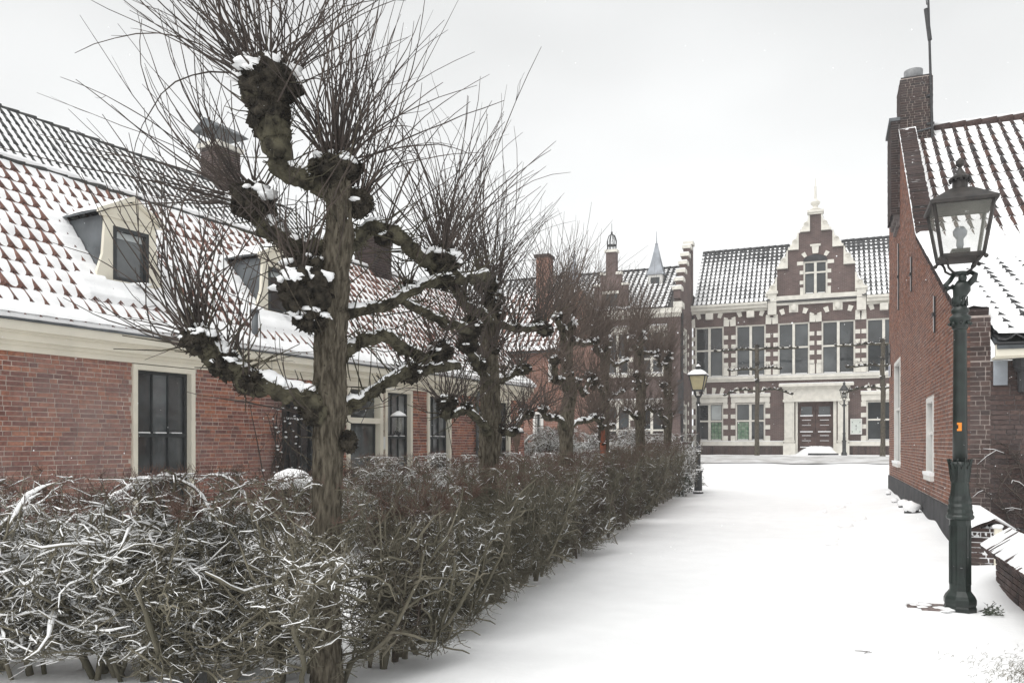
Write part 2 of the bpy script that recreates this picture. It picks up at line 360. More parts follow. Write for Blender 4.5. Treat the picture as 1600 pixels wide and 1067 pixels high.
def brick_cells(u0, u1, z0, z1, inside, course=0.0635, L=0.21, joint=0.012, bond='flemish'):
    """list of (ua, ub, za, zb); inside(u, z) True where wall"""
    out = []; row = 0; z = z0
    while z < z1-0.02:
        zb = min(z+course-joint, z1); u = u0-(0.16 if row % 2 else 0.0)-0.05*(row % 3 == 1); k = row % 2
        while u < u1:
            if bond == 'flemish': l = L if (k % 2 == 0) else 0.1
            elif bond == 'stretcher': l = L
            else: l = 0.1
            l *= 1+random.uniform(-.04, .04); k += 1
            a, b = max(u, u0), min(u+l, u1); u += l+joint
            if b-a < 0.025: continue
            zm = (z+zb)/2
            ia, ib = inside(a+.004, zm), inside(b-.004, zm)
            if not ia or not ib:
                n = max(3, int((b-a)/0.02)); us = np.linspace(a, b, n); ok = [inside(x, zm) for x in us]
                if not any(ok): continue
                ii = [i for i in range(n) if ok[i]]; a, b = us[ii[0]], us[ii[-1]]
                if b-a < 0.025: continue
            out.append((a, b, z, zb))
        z += course; row += 1
    return out

def brickwork(cells, o, u, nrm_, m, parent, keep, depth=0.05, proud=0.002, name='brick'):
    """o: plan origin (3D), u: along-wall unit vector, nrm_: outward unit normal. keep: up to that many, largest in the picture, one by one; the rest joined"""
    o = np.asarray(o, float); u = np.asarray(u, float); nn = np.asarray(nrm_, float)
    sc = []
    for c in cells:
        p = o+u*(c[0]+c[1])/2+np.array([0, 0, (c[2]+c[3])/2]); x, y, d = topx(p)
        vis = d > 0.5 and -10 < x < 1610 and -10 < y < 1077
        sc.append((d if vis else 1e6))
    order = np.argsort(sc); solo = set(int(i) for i in order[:keep] if sc[i] < 1e5)
    rz = math.atan2(u[1], u[0]); flip = np.cross(u, [0, 0, 1]) @ nn      # local +y must be the outward normal
    if np.array([-math.sin(rz), math.cos(rz)]) @ nn[:2] < 0: rz += math.pi
    rest = MB(); me = brick_mesh(m)
    RV, RF = [], []
    for i, c in enumerate(cells):
        pr = proud+random.uniform(-.003, .003)
        cen = o+u*(c[0]+c[1])/2+np.array([0, 0, (c[2]+c[3])/2])+nn*pr
        if i in solo:
            b = bpy.data.objects.new(name, me); b.scale = (c[1]-c[0], depth, c[3]-c[2]); b.rotation_euler = (random.uniform(-.008, .008), 0, rz)
            link(b, parent, cen)
        else:
            ax = [u*(c[1]-c[0]), nn*depth, np.array([0, 0, c[3]-c[2]])]
            rest.box((-.5, -1, -.5), (.5, 0, .5), 0, cen, ax)
    if rest.n:
        r = rest.build(name+'_field', m, parent); r['kind'] = 'stuff'
    return len(cells)

# ---------------------------------------------------------------- pantiled roof with lying snow
def roll(f, s=.17):                                                          # height of an S-tile across its width (f 0..1), in tile-roll units
    f = f % 1.0
    return math.exp(-((f-0.74)/s)**2)-0.18*math.exp(-((f-0.3)/0.2)**2)+math.exp(-((f+0.26)/s)**2)
def tile_roof(name, o, u, v, n, ncol, nrow, w, e, m, parent, keep, hole, A=0.05, lift=0.034, s0=0.012, s1=0.026, amp=0.02, eave=0.03, nseg=7, nv=5, snow_mask=None, fr=1.1, lim=None, lipf=.5, rw=.17, stepped=False):
    """o lower corner, u along the eave, v up the slope, n outward. Tiles are real; the snow is a sheet lying in them, out of which the rolls stick up."""
    o, u, v, n = [np.asarray(x, float) for x in (o, u, v, n)]
    fs = np.linspace(0, 1.06, nseg)
    prof = np.array([roll(f, rw) for f in fs])*A
    def tile(du=0.0):
        V = []
        for vv, h in ((0.0, lift), (e*0.5, lift*0.5), (e*1.06, -0.002)):
            for f, p in zip(fs, prof): V.append((f*w, vv, p+h))
        for f, p in zip(fs, prof): V.append((f*w, 0.004, p+lift-0.022))
        F = []
        for r_ in range(2):
            for j in range(nseg-1):
                F.append((r_*nseg+j, r_*nseg+j+1, (r_+1)*nseg+j+1, (r_+1)*nseg+j))
        for j in range(nseg-1): F.append((3*nseg+j, 3*nseg+j+1, j+1, j))
        return np.array(V), F
    TV, TF = tile()
    me = bpy.data.meshes.new('roof_tile'); B3 = np.array([u, v, n])
    me.from_pydata([tuple(x) for x in TV@B3], [], TF); me.materials.append(m)
    for p_ in me.polygons: p_.use_smooth = True
    cells = []
    for j in range(nrow):
        for i in range(ncol):
            c = ((i+.5)*w, (j+.5)*e)
            if hole and hole(*c): continue
            if lim and not lim(*c): continue
            cells.append((i, j))
    sc = []
    for i, j in cells:
        x, y, d = topx(o+u*(i+.5)*w+v*(j+.5)*e)
        sc.append(d if (d > .5 and -10 < x < 1610 and -10 < y < 1077) else 1e6)
    order = np.argsort(sc); solo = set(int(k) for k in order[:keep] if sc[k] < 1e5)
    rest = MB()
    for k, (i, j) in enumerate(cells):
        base = o+u*(i*w)+v*(j*e)+n*random.uniform(0, .004)+v*random.uniform(-.006, .006)
        if k in solo:
            link(bpy.data.objects.new('roof_tile', me), parent, base)
        else: rest.add(base+TV@B3, TF)
    if rest.n: rest.build('roof_tile_field', m, parent, smooth=True)['kind'] = 'stuff'
    # the snow sheet
    NU, NV = ncol*6+1, nrow*nv+1
    us = np.linspace(0, ncol*w, NU); vs_ = np.linspace(0, nrow*e, NV)
    if stepped:
        qq = np.array([0, .10, .30, .5, .7, .86, .965]) if nv >= 6 else np.array([0, .14, .42, .72, .96]) if nv == 5 else np.array([0, .2, .6, .95])
        nv = len(qq); NV = nrow*nv+1; vs_ = np.concatenate([(np.arange(nrow)[:, None]+qq[None]).ravel()*e, [nrow*e]])
    H = np.zeros((NV, NU)); keepm = np.ones((NV, NU), bool)
    for b in range(NV):
        row = min(int(vs_[b]/e+1e-6), nrow-1); q = (vs_[b]-row*e)/e
        for a in range(NU):
            uu, vv = us[a], vs_[b]
            g = mnoise.noise(Vector((uu*fr, vv*fr, 3.3)))+0.5*mnoise.noise(Vector((uu*fr*3, vv*fr*3, 9.1)))
            g2 = mnoise.noise(Vector((uu*5.3, vv*4.1, 1.7)))
            cover = snow_mask(uu, vv) if snow_mask else 0.0
            H[b, a] = lift*(1-q)*(0.86 if q > 0.02 else lipf)+s0+s1*q+amp*g*.6+amp*.5*g2+cover*0.07+eave*max(0, 1-vv/(e*1.3))
            if hole and hole(uu, vv): keepm[b, a] = False
            if lim and not lim(uu, vv): keepm[b, a] = False
    P = o+us[None, :, None]*u+vs_[:, None, None]*v+H[:, :, None]*n
    idx = np.arange(NV*NU).reshape(NV, NU)
    q4 = np.stack([idx[:-1, :-1], idx[:-1, 1:], idx[1:, 1:], idx[1:, :-1]], -1)
    ok = keepm[:-1, :-1] & keepm[:-1, 1:] & keepm[1:, 1:] & keepm[1:, :-1]
    sn = MB().add(P, q4[ok]).build('roof_snow', M['snow'], parent, smooth=True); sn['kind'] = 'stuff'
    return cells

def oframe(a): return np.array([[math.cos(a), math.sin(a), 0], [-math.sin(a), math.cos(a), 0], [0, 0, 1]])
# ================================================================ THE SETTING
def sstep(x, a, b): t = min(1, max(0, (x-a)/(b-a))); return t*t*(3-2*t)
LAMP = np.array([on_y(1500, 8.29), 8.29])
def ground_z(x, y):
    z = 0.90*sstep(y, 26, 41)*sstep(x, -30, -9) + 0.0
    z += 0.045*mnoise.noise(Vector((x*.4, y*.3, 0)))+0.014*mnoise.noise(Vector((x*1.3, y*1.3, 4)))
    # drift against the gable wall on the right
    if 5 < y < 30:
        e = 1.7-x
        z += 0.20*math.exp(-(e/0.9)**2)*sstep(y, 11.5, 15)*(1+.3*mnoise.noise(Vector((y*.9, x, 1))))
        # drift between lamp and garden wall
        z += 0.15*math.exp(-((x-1.8)/0.5)**2-((y-10.4)/0.75)**2)
        z += 0.0*math.exp(-((x-1.75)/0.30)**2)*sstep(y, 4.5, 6.5)*(1-sstep(y, 9.6, 10.6))
    # hollow blown out round the lamp foot
    d = math.hypot(x-(LAMP[0]-.2), (y-LAMP[1]+.02)*1.3)
    z += 0.02*math.exp(-(d/.5)**2)
    d2 = math.hypot((x-1.25)/.45, (y-6.3)/.75)
    z -= 0.02*math.exp(-d2**2)
    return z
def make_ground():
    def axis(lo, hi, f0, f1, fine, coarse):
        a = list(np.arange(f0, f1+1e-6, fine)); x = f1; s = fine
        while x < hi: s *= 1.35; x += s; a.append(min(x, hi))
        x = f0; s = fine
        while x > lo: s *= 1.35; x -= s; a.insert(0, max(x, lo))
        return np.array(a)
    xs = axis(-300, 300, -6, 3.2, 0.09, 0); ys = axis(-40, 420, 3.0, 20, 0.10, 0)
    V = np.array([[(x, y, ground_z(x, y)) for x in xs] for y in ys])
    idx = np.arange(len(xs)*len(ys)).reshape(len(ys), len(xs))
    q = np.stack([idx[:-1, :-1], idx[:-1, 1:], idx[1:, 1:], idx[1:, :-1]], -1)
    g = MB().add(V, q.reshape(-1, 4)).build('ground', M['snow'], None, smooth=True); g['kind'] = 'structure'
make_ground()
# swept strip of road in front of the hall
rv = []
xs_ = np.linspace(-22, 14, 120)
for x in xs_:
    a = 0.5*mnoise.noise(Vector((x*.5, 0, 0))); b_ = 0.5*mnoise.noise(Vector((x*.5, 9, 0)))
    for y in np.linspace(36.2+a, 42.6+b_, 8): rv.append((x, y, ground_z(x, y)+0.012))
idx = np.arange(120*8).reshape(120, 8)
tag(MB().add(rv, np.stack([idx[:-1, :-1], idx[1:, :-1], idx[1:, 1:], idx[:-1, 1:]], -1).reshape(-1, 4)).build('road', M['road'], None), kind='structure')
# footprints and wind ripples
fm = MB()
def footprint(x, y, a, s=1.0):
    z = ground_z(x, y)
    pts = []
    ca, sa = math.cos(a), math.sin(a); n = 12
    rim = []; low = []
    for i in range(n):
        t = 2*math.pi*i/n; lx, ly = .07*s*math.cos(t), .17*s*math.sin(t)
        p = (x+lx*ca-ly*sa, y+lx*sa+ly*ca)
        rim.append((p[0], p[1], ground_z(*p)+.004)); q = (x+1.25*(lx*ca-ly*sa), y+1.25*(lx*sa+ly*ca))
        low.append((q[0], q[1], ground_z(*q)+.042+.025*math.sin(t*2+a)))
    out_ = [(x+1.7*(p[0]-x), y+1.7*(p[1]-y), 0) for p in rim]; out_ = [(p[0], p[1], ground_z(p[0], p[1])-.002) for p in out_]
    fm.add(rim+low+out_, [(i, (i+1) % n, n+(i+1) % n, n+i) for i in range(n)]+[(n+i, n+(i+1) % n, 2*n+(i+1) % n, 2*n+i) for i in range(n)])
for px, py in [(1285, 800), (1303, 812), (1300, 838), (1318, 822), (1340, 815), (1312, 792), (1322, 785), (1296, 850), (1330, 830), (1290, 782), (1316, 848)]:
    d = EYE*FPX/(py-HOR)*.98; p = W(px, py, d); footprint(p[0], p[1], random.uniform(-.6, .9), random.uniform(.8, 1.3))
tag(fm.build('footprints_in_snow', M['snow'], None, smooth=True), kind='stuff')

# ================================================================ RED BRICK COTTAGE (left)
HU = nrm(list(cam2(.478, .878))+[0]); HN = nrm(list(cam2(.878, -.478))+[0]); ZU = np.array([0, 0, 1.0])
HP = np.array(list(cam2(-6.4, 10))+[0.0])
def hp(t, h, z): return HP+HU*t-HN*h+ZU*z                             # t along the front, h behind it, z up
def t_of(px, h=0.0):
    r = (px-800)/FPX; return (6.4+.878*h+r*(10+.478*h))/(.478-.878*r)
HAX = np.array([HU, HN, ZU])
cot = thing('brick_cottage', hp(5, 0, 0), 'long low red brick cottage with snowy red pantiles, cream gutter board and dormers', 'house')
T0, T1 = -3.2, 14.1
wins = [dict(a=t_of(206), b=t_of(303), z0=.35, z1=2.70, kind='sash'),
        dict(a=t_of(441), b=t_of(441)+1.1, z0=.35, z1=2.30, kind='dark'),
        dict(a=t_of(541), b=t_of(597), z0=.1, z1=2.72, kind='door'),
        dict(a=t_of(600.5), b=t_of(643), z0=.35, z1=2.70, kind='sash'),
        dict(a=t_of(667), b=t_of(703.5), z0=.35, z1=2.70, kind='sash'),
        dict(a=t_of(776), b=t_of(796), z0=.35, z1=2.70, kind='sash')]
def cot_in(u, z): return not any(w['a'] < u < w['b'] and w['z0'] < z < w['z1'] for w in wins)
# backing wall (mortar) with real openings: piers between openings, aprons below, lintels above
wb = MB(); edges = sorted([(w['a'], w['b'], w['z0'], w['z1']) for w in wins])
x = T0
for a, b, z0, z1 in edges:
    wb.box((x, -.30, -.1), (a, -.003, 2.72), 0, HP, HAX); wb.box((a, -.30, -.1), (b, -.003, z0), 0, HP, HAX)
    if z1 < 2.70: wb.box((a, -.30, z1), (b, -.003, 2.72), 0, HP, HAX)
    x = b
wb.box((x, -.30, -.1), (T1, -.003, 2.72), 0, HP, HAX)
wb.box((T1-.3, -5.5, -.1), (T1-.005, -.3, 3.0), 0, HP, HAX); wb.box((T0, -5.5, -.1), (T0+.3, -.3, 3.0), 0, HP, HAX)
wall = wb.build('wall', M['mortar'], cot)
brickwork(brick_cells(T0, T1, 0.50, 2.71, cot_in), HP, HU, HN, M['brick_red'], wall, 300)
x = T0
for a, b, z0, z1 in edges+[(T1, T1, 0, 0)]:
    MB().box((x, -.02, -.1), (a, .022, .49), 0, HP, HAX).build('plinth', M['plinth'], cot); x = b
# cornice and gutter board
co = MB()
for z0, z1, d in ((2.712, 2.79, .05), (2.79, 2.84, .09), (2.84, 2.93, .15), (2.93, 2.96, .19), (2.96, 3.075, .245)):
    co.box((T0, -.02, z0), (T1+.1, d, z1), 0, HP, HAX)
co.build('cornice', M['cream'], cot)
gu = MB().box((T0, .02, 3.077), (T1+.1, .275, 3.10), 0, HP, HAX); gu.build('gutter', M['lead'], cot)

def sash_window(w, parent, name='window', bars=3, fr=.075, gl='glass'):
    a, b, z0, z1 = w['a'], w['b'], w['z0'], w['z1']
    f = MB()
    f.box((a, -.16, z0), (a+fr, .035, z1), 0, HP, HAX); f.box((b-fr, -.16, z0), (b, .035, z1), 0, HP, HAX)
    f.box((a+fr, -.16, z1-fr), (b-fr, .035, z1), 0, HP, HAX); f.box((a-.02, -.16, z0-.06), (b+.02, .08, z0), 0, HP, HAX)
    win = f.build(name, M['cream'], parent)
    ia, ib, iz0, iz1 = a+fr, b-fr, z0, z1-fr
    s = MB(); g = .045
    mid = iz0+(iz1-iz0)*.58
    s.box((ia, -.15, iz0), (ia+g, -.07, iz1), 0, HP, HAX); s.box((ib-g, -.15, iz0), (ib, -.07, iz1), 0, HP, HAX)
    s.box((ia+g, -.15, iz1-g), (ib-g, -.07, iz1), 0, HP, HAX); s.box((ia+g, -.15, iz0), (ib-g, -.07, iz0+g), 0, HP, HAX)
    s.box((ia+g, -.155, mid-.03), (ib-g, -.05, mid+.03), 0, HP, HAX)
    low = iz0+(mid-iz0)*.52
    s.box((ia+g, -.145, low-.014), (ib-g, -.085, low+.014), 0, HP, HAX)
    xs = np.linspace(ia+g, ib-g, bars+1)
    for q in xs[1:-1]:
        for za, zb in ((iz0+g, low-.014), (low+.014, mid-.03), (mid+.03, iz1-g)):
            s.box((q-.011, -.145, za), (q+.011, -.085, zb), 0, HP, HAX)
    s.build('sash', M['dark_sash'], win)
    sn = MB()
    for zz, dd in ((mid+.03, -.052), (low+.014, -.088)):
        for k in range(bars):
            sn.box((xs[k]+.03, dd-.05, zz-.002), (xs[k+1]-.03+random.uniform(-.05, .0), dd+.002, zz+.014), 0, HP, HAX)
    sn.build('snow_on_bar', M['snow'], win)['kind'] = 'stuff'
    for k in range(bars):
        for za, zb in ((iz0+g, low-.014), (low+.014, mid-.03), (mid+.03, iz1-g)):
            MB().box((xs[k], -.125, za), (xs[k+1], -.118, zb), 0, HP, HAX).build('pane', M[gl], win)
    return win
w0 = sash_window(wins[0], cot)
# pot plants seen through the first window stand right behind the panes: leaves pressed to the glass
for k in (3, 4): sash_window(wins[k], cot, gl='glass_pale')
sash_window(wins[5], cot, bars=2)
# dark window with trellis bars beside the trunk
w = wins[1]; f = MB(); a, b, z0, z1 = w['a'], w['b'], w['z0'], w['z1']
for lo, hi in (((a, -.16, z0), (a+.06, .02, z1)), ((b-.06, -.16, z0), (b, .02, z1)), ((a+.06, -.16, z1-.06), (b-.06, .02, z1)), ((a+.06, -.16, z0), (b-.06, .02, z0+.06))):
    f.box(lo, hi, 0, HP, HAX)
for q in np.linspace(a, b, 5)[1:-1]: f.box((q-.018, -.15, z0+.06), (q+.018, -.07, z1-.06), 0, HP, HAX)
win = f.build('window', M['dark_sash'], cot)
qs = np.linspace(a+.06, b-.06, 5)
for k in range(4): MB().box((qs[k]+.02, -.13, z0+.06), (qs[k+1]-.02, -.12, z1-.06), 0, HP, HAX).build('pane', M['glass'], win)
MB().box((a+.02, -.02, 1.98), (b, .05, 2.01), 0, HP, HAX).build('ledge_snow', M['snow'], win)
# glazed door with a light above
w = wins[2]; a, b, z0, z1 = w['a'], w['b'], w['z0'], w['z1']; f = MB()
f.box((a, -.18, z0), (a+.09, .035, z1), 0, HP, HAX); f.box((b-.1, -.18, z0), (b, .035, z1), 0, HP, HAX)
f.box((a+.09, -.18, z1-.09), (b-.1, .035, z1), 0, HP, HAX); f.box((a+.09, -.18, 1.95), (b-.1, .03, 2.06), 0, HP, HAX)
dr = f.build('door', M['cream'], cot)
MB().box((a+.09, -.14, 2.06), (b-.1, -.13, z1-.09), 0, HP, HAX).build('pane', M['glass'], dr)
lf = MB(); lf.box((a+.09, -.16, z0), (a+.13, -.10, 1.95), 0, HP, HAX).box((b-.14, -.16, z0), (b-.1, -.10, 1.95), 0, HP, HAX)
lf.box((a+.13, -.16, z0), (b-.14, -.10, .5), 0, HP, HAX).box((a+.13, -.16, 1.90), (b-.14, -.10, 1.95), 0, HP, HAX)
lf.build('leaf', M['dark_sash'], dr)
MB().box((a+.13, -.135, .5), (b-.14, -.125, 1.9), 0, HP, HAX).build('pane', M['glass'], dr)
# ---- red roof
PITCH = R(48); RV = nrm(-HN*math.cos(PITCH)+ZU*math.sin(PITCH)); RN = nrm(HN*math.sin(PITCH)+ZU*math.cos(PITCH))
RO = hp(T0, -.24, 3.105)
def roof_pt(t, v): return RO+HU*(t-T0)+RV*v
SL = 3.72
# dormers: given by where their foot stands in the picture
def roof_hit(px, py):
    D = np.array(list(cam2((px-800)/FPX, 1))+[-(py-HOR)/FPX]); E = np.array([0, 0, EYE])
    s = ((RO-E)@RN)/(D@RN); p = E+D*s; q = p-RO; return q@HU+T0, q@RV, p
d1 = roof_hit(203, 449); d2 = roof_hit(436, 494)
DORM = [(d1[0], d1[1]), (d2[0], d2[1])]
DW, DH = .46, 1.02
def cot_hole(u, v):
    t = u+T0
    for dt, dv in DORM:
        if abs(t-dt) < DW-.03 and dv-.02 < v < dv+1.36: return True
    return False
ncol = int((T1-T0+.25)/.2)
deck = MB(); deck.box((T0, -3.75, 0), (T1, 0, 0.001), 0)
def cot_cover(u, v):
    t = u+T0; c = .55*max(0, 1-v/.55)
    for dt, dv in DORM:
        if dt-.9 < t < dt+.9 and -.5 < v-dv < 0.05: c = max(c, .8)
        if DW-.1 < abs(t-dt) < DW+.35 and v-dv > -.1 and v-dv < 1.5: c = max(c, .45)
    return c+.25*max(0, mnoise.noise(Vector((u*.7, v*.9, 5))))
tile_roof('cottage', RO, HU, RV, RN, ncol, 13, .2, .286, M['tile_red'], cot, 300, cot_hole, A=.052, lift=.034, s0=.012, s1=.037, amp=.026, snow_mask=cot_cover)
dk = MB(); dk.prism([RO-RN*.03, RO+HU*(T1-T0+.2)-RN*.03, RO+HU*(T1-T0+.2)+RV*SL-RN*.03, RO+RV*SL-RN*.03], -RN*.05)
rt = RO+RV*SL; bk = nrm(-HN*math.cos(R(46))-ZU*math.sin(R(46)))
dk.prism([rt-RN*.02, rt+HU*(T1-T0+.2)-RN*.02, rt+HU*(T1-T0+.2)+bk*2.0, rt+bk*2.0], -ZU*.05)
dk.build('roof_deck', M['lead'], cot)
# gable ends under the roof
ge = MB()
for t in (T0+.02, T1-.05): ge.prism([hp(t, 0, 2.7), hp(t, -.2, 3.05), hp(t, 2.22, 5.78), hp(t, 4.4, 3.5), hp(t, 4.4, 2.7)], HU*.04)
ge.build('gable', M['red_house_brick'], cot)
# snow lip over the eave
el_ = MB(); pts = [RO+HU*t+RV*.03+RN*.03 for t in np.linspace(0, T1-T0+.2, 160)]
el_.tube(pts, [.05*(1+.35*mnoise.noise(Vector((i*.35, 5, 0)))) for i in range(160)], 8); el_.build('eave_snow', M['snow'], cot, smooth=True)['kind'] = 'stuff'
# ridge tiles with snow
rg = MB(); n_ = int((T1-T0)/.34)
for i in range(n_):
    p = roof_pt(T0+i*.34, SL)+ZU*(.045+.01*(i % 2)); rg.tube([p-ZU*.05, p+HU*.35-ZU*.04], [.085, .095], 8)
rg.build('ridge_tile_field', M['tile_grey'], cot, smooth=True)['kind'] = 'stuff'
rs = MB(); pts = [roof_pt(t, SL)+ZU*.06+HN*.04 for t in np.linspace(T0, T1, 90)]
rs.tube(pts, [.055*(1+.7*mnoise.noise(Vector((i*.6, 0, 0)))) for i in range(90)], 6); rs.build('ridge_snow', M['snow'], cot, smooth=True)['kind'] = 'stuff'

def dormer(dt, dv):
    base = roof_pt(dt, dv)
    ax = HAX
    o = base
    d = MB(); wv = DW
    # front: cream board, flared at the foot, with pediment; window opening in the middle
    ow, oz0, oz1 = .30, .06, .86
    def pr(poly, y0, y1, m=0): d.prism([o+HU*p[0]+HN*y0+ZU*p[1] for p in poly], HN*(y1-y0), m)
    for sx in (-1, 1):
        poly = [(sx*ow, 0), (sx*(wv+.10), 0), (sx*(wv+.09), .14), (sx*wv, .42), (sx*(wv-.04), .98), (sx*ow, .98)]
        pr(poly, -.03, .03)
    pr([(-ow, oz1), (ow, oz1), (ow, .98), (-ow, .98)], -.03, .03); pr([(-ow, 0), (ow, 0), (ow, oz0), (-ow, oz0)], -.03, .05)
    pr([(-wv-.02, .98), (wv+.02, .98), (wv+.02, 1.02), (.06, 1.26), (-.06, 1.26), (-wv-.02, 1.02)], -.03, .035)
    # mouldings of the pediment
    for sx in (-1, 1):
        pr([(sx*(wv+.10), 1.00), (sx*(wv+.10), 1.06), (0, 1.36), (0, 1.29)], .03, .10)
    pr([(-wv-.07, .975), (wv+.07, .975), (wv+.07, 1.0), (-wv-.07, 1.0)], .035, .06)
    dm = d.build('dormer', M['cream'], cot)
    s = MB()
    for lo, hi in (((-ow, -.06, oz0), (-ow+.055, .04, oz1)), ((ow-.055, -.06, oz0), (ow, .04, oz1)), ((-ow+.055, -.06, oz1-.055), (ow-.055, .04, oz1)), ((-ow+.055, -.06, oz0), (ow-.055, .04, oz0+.055))):
        s.box(lo, hi, 0, o, ax)
    s.build('sash', M['dark_sash'], dm)
    MB().box((-ow+.055, -.04, oz0+.055), (ow-.055, -.03, oz1-.055), 0, o, ax).build('pane', M['glass'], dm)
    MB().box((-ow+.06, -.028, oz1-.16), (ow-.06, -.022, oz1-.06), 0, o, ax).build('blind', M['curtain'], dm)
    # lead cheeks and little roof running back into the slope
    tp = math.tan(PITCH)
    for sx in (-1, 1):
        ch = MB()
        p = [(-.03, .0), (-.03, 1.0), (-1.0/tp-.03, 1.0)]
        ch.prism([o+HU*sx*(wv-.02)+HN*q[0]+ZU*q[1] for q in p], HU*(-sx*.03)); ch.build('cheek', M['lead'], dm)
    rf = MB(); L0 = 1.0/tp+.04; L1 = 1.34/tp+.10
    for sx in (-1, 1):
        rf.add([o+HU*sx*(wv+.07)+HN*.08+ZU*1.05, o+HN*.08+ZU*1.36, o-HN*L1+ZU*1.36, o+HU*sx*(wv+.07)-HN*L0+ZU*1.05,
                o+HU*sx*(wv+.07)+HN*.08+ZU*1.025, o+HN*.08+ZU*1.335, o-HN*L1+ZU*1.335, o+HU*sx*(wv+.07)-HN*L0+ZU*1.025],
               [(0, 1, 2, 3), (7, 6, 5, 4), (0, 4, 5, 1), (3, 2, 6, 7), (0, 3, 7, 4)])
    rf.build('dormer_roof', M['lead'], dm)
    sn = MB()
    for sx in (-1, 1):
        g = []
        for a in np.linspace(0, 1, 6):
            for b in np.linspace(0, 1, 6):
                Lb = L0*(1-b)+L1*b
                g.append(o+HU*sx*(wv+.05)*(1-b)+ZU*(1.055+.31*b+.022*math.sin(math.pi*min(1, .1+a))-.002)+HN*(.0-(.06+Lb)*a))
        ii = np.arange(36).reshape(6, 6)
        sn.add(g, np.stack([ii[:-1, :-1], ii[1:, :-1], ii[1:, 1:], ii[:-1, 1:]], -1).reshape(-1, 4))
    V, F = smooth_ico(o+HN*.10+ZU*.02, .2, 2, .25, 5, (1.6, .4, .2)); sn.add(V, F)
    sn.build('dormer_snow', M['snow'], dm, smooth=True)['kind'] = 'stuff'
for dt, dv in DORM: dormer(dt, dv)
# flue pipe below the second dormer
t, v, p = roof_hit(397, 527)
tag(MB().tube([p-ZU*.05, p+ZU*.12+HN*.02, p+ZU*.42+HN*.02], .055, 10).tube([p+ZU*.42+HN*.02, p+ZU*.47+HN*.02], [.075, .07], 10).build('flue_pipe', M['lead'], cot, smooth=True))
# brick chimney on the red ridge
def chimney(parent, t, h, z0, z1, wx, wy, m, mort, keep, cap=None):
    o = hp(t, h, 0)
    c = MB().box((-wx/2+.012, -wy/2+.012, z0), (wx/2-.012, wy/2-.012, z1), 0, o, HAX).build('chimney', mort, parent)
    allc = lambda u, z: True
    brickwork(brick_cells(-wx/2, wx/2, z0, z1, allc), o+HN*wy/2, HU, HN, m, c, keep)
    brickwork(brick_cells(-wy/2, wy/2, z0, z1, allc), o+HU*(-wx/2), HN, -HU, m, c, keep//2)
    brickwork(brick_cells(-wy/2, wy/2, z0, z1, allc), o+HU*(wx/2), HN, HU, m, c, 0)
    return c, o
c, o = chimney(cot, t_of(583, 2.3), 2.3, 5.3, 6.55, .72, .6, M['brick_chimney'], M['mortar_dark'], 100)
cp = MB().box((-.38, -.33, 6.55), (.38, .33, 6.62), 0, o, HAX); cp.build('chimney_cap', M['brick_chimney'], c)
V, F = smooth_ico(o+ZU*6.62, .3, 2, .2, 4, (1.1, 1, .18)); MB().add(V, F).build('chimney_snow', M['snow'], c, smooth=True)
# wall lantern and number plate beside the door, rain pipe
ln = thing('wall_lantern', hp(t_of(604), -.25, 2.0), 'small dark wall lantern with snow on its flat hood on the cottage wall', 'wall lamp')
p = hp(t_of(606), -.28, 0)
MB().lathe([(.03, 1.78), (.07, 1.82), (.085, 2.08)], p, 8).build('lantern_body', M['lamp_glass'], ln)
MB().lathe([(.02, 1.70), (.05, 1.74), (.05, 1.78)], p, 8).tube([p+ZU*1.9+HN*-.02, p+ZU*1.72-HN*.12, p+ZU*1.72-HN*.28], .016, 6).build('bracket', M['iron'], ln)
MB().lathe([(.17, 2.09), (.19, 2.10), (.05, 2.2)], p, 12).build('hood', M['iron'], ln)
MB().lathe([(.175, 2.11), (.14, 2.155), (.03, 2.22)], p, 12).build('snow', M['snow'], ln, smooth=True)
np_ = hp(t_of(593.5)+.12, 0, 0)
tag(MB().box((-.06, .0, 1.42), (.06, .03, 1.68), 0, hp(7.72, 0, 0), HAX).build('letter_plate', M['white_paint'], None), 'small white plate on the brick pier between cottage door and window', 'house sign')
rp = hp(t_of(742), 0, 0)
tag(MB().tube([rp+HN*.22+ZU*3.02, rp+HN*.10+ZU*2.75, rp+HN*.07+ZU*2.6, rp+HN*.07+ZU*.2], .045, 8).build('rain_pipe', M['lead'], cot, smooth=True))
# climbing stems beside the dark window
cl = MB()
for k in range(14):
    t = t_of(428)+random.uniform(-.25, .35); z = 0; pts = []; x = t
    for i in range(9):
        pts.append(hp(x, -.05-random.uniform(0, .04), z)); z += random.uniform(.2, .34); x += random.uniform(-.13, .15)
    cl.tube(pts, np.linspace(.018, .006, 9), 5); CP = (CP+pts[3:]) if k else pts[3:]
    for j in range(10):
        q = pts[random.randint(3, 8)]; e = q+HU*random.uniform(-.35, .35)+ZU*random.uniform(-.1, .25)+HN*random.uniform(0, .12)
        cl.tube([q, (q+e)/2+ZU*.03, e], [.006, .004, .003], 4)
cv = thing('climbing_plant', hp(t_of(428), -.05, 0), 'bare climbing plant with snowy stems on the cottage wall beside the dark window', 'climber')
cl.build('stem', M['shoot'], cv)['kind'] = 'stuff'
cs = MB()
for k in range(40):
    V, F = smooth_ico(np.asarray(CP[random.randrange(len(CP))])+ZU*.012+HN*.01, random.uniform(.012, .026), 2, .45, 6, (1.5, 1.1, .8), k); cs.add(V, F)
cs.build('snow', M['snow'], cv, smooth=True)['kind'] = 'stuff'

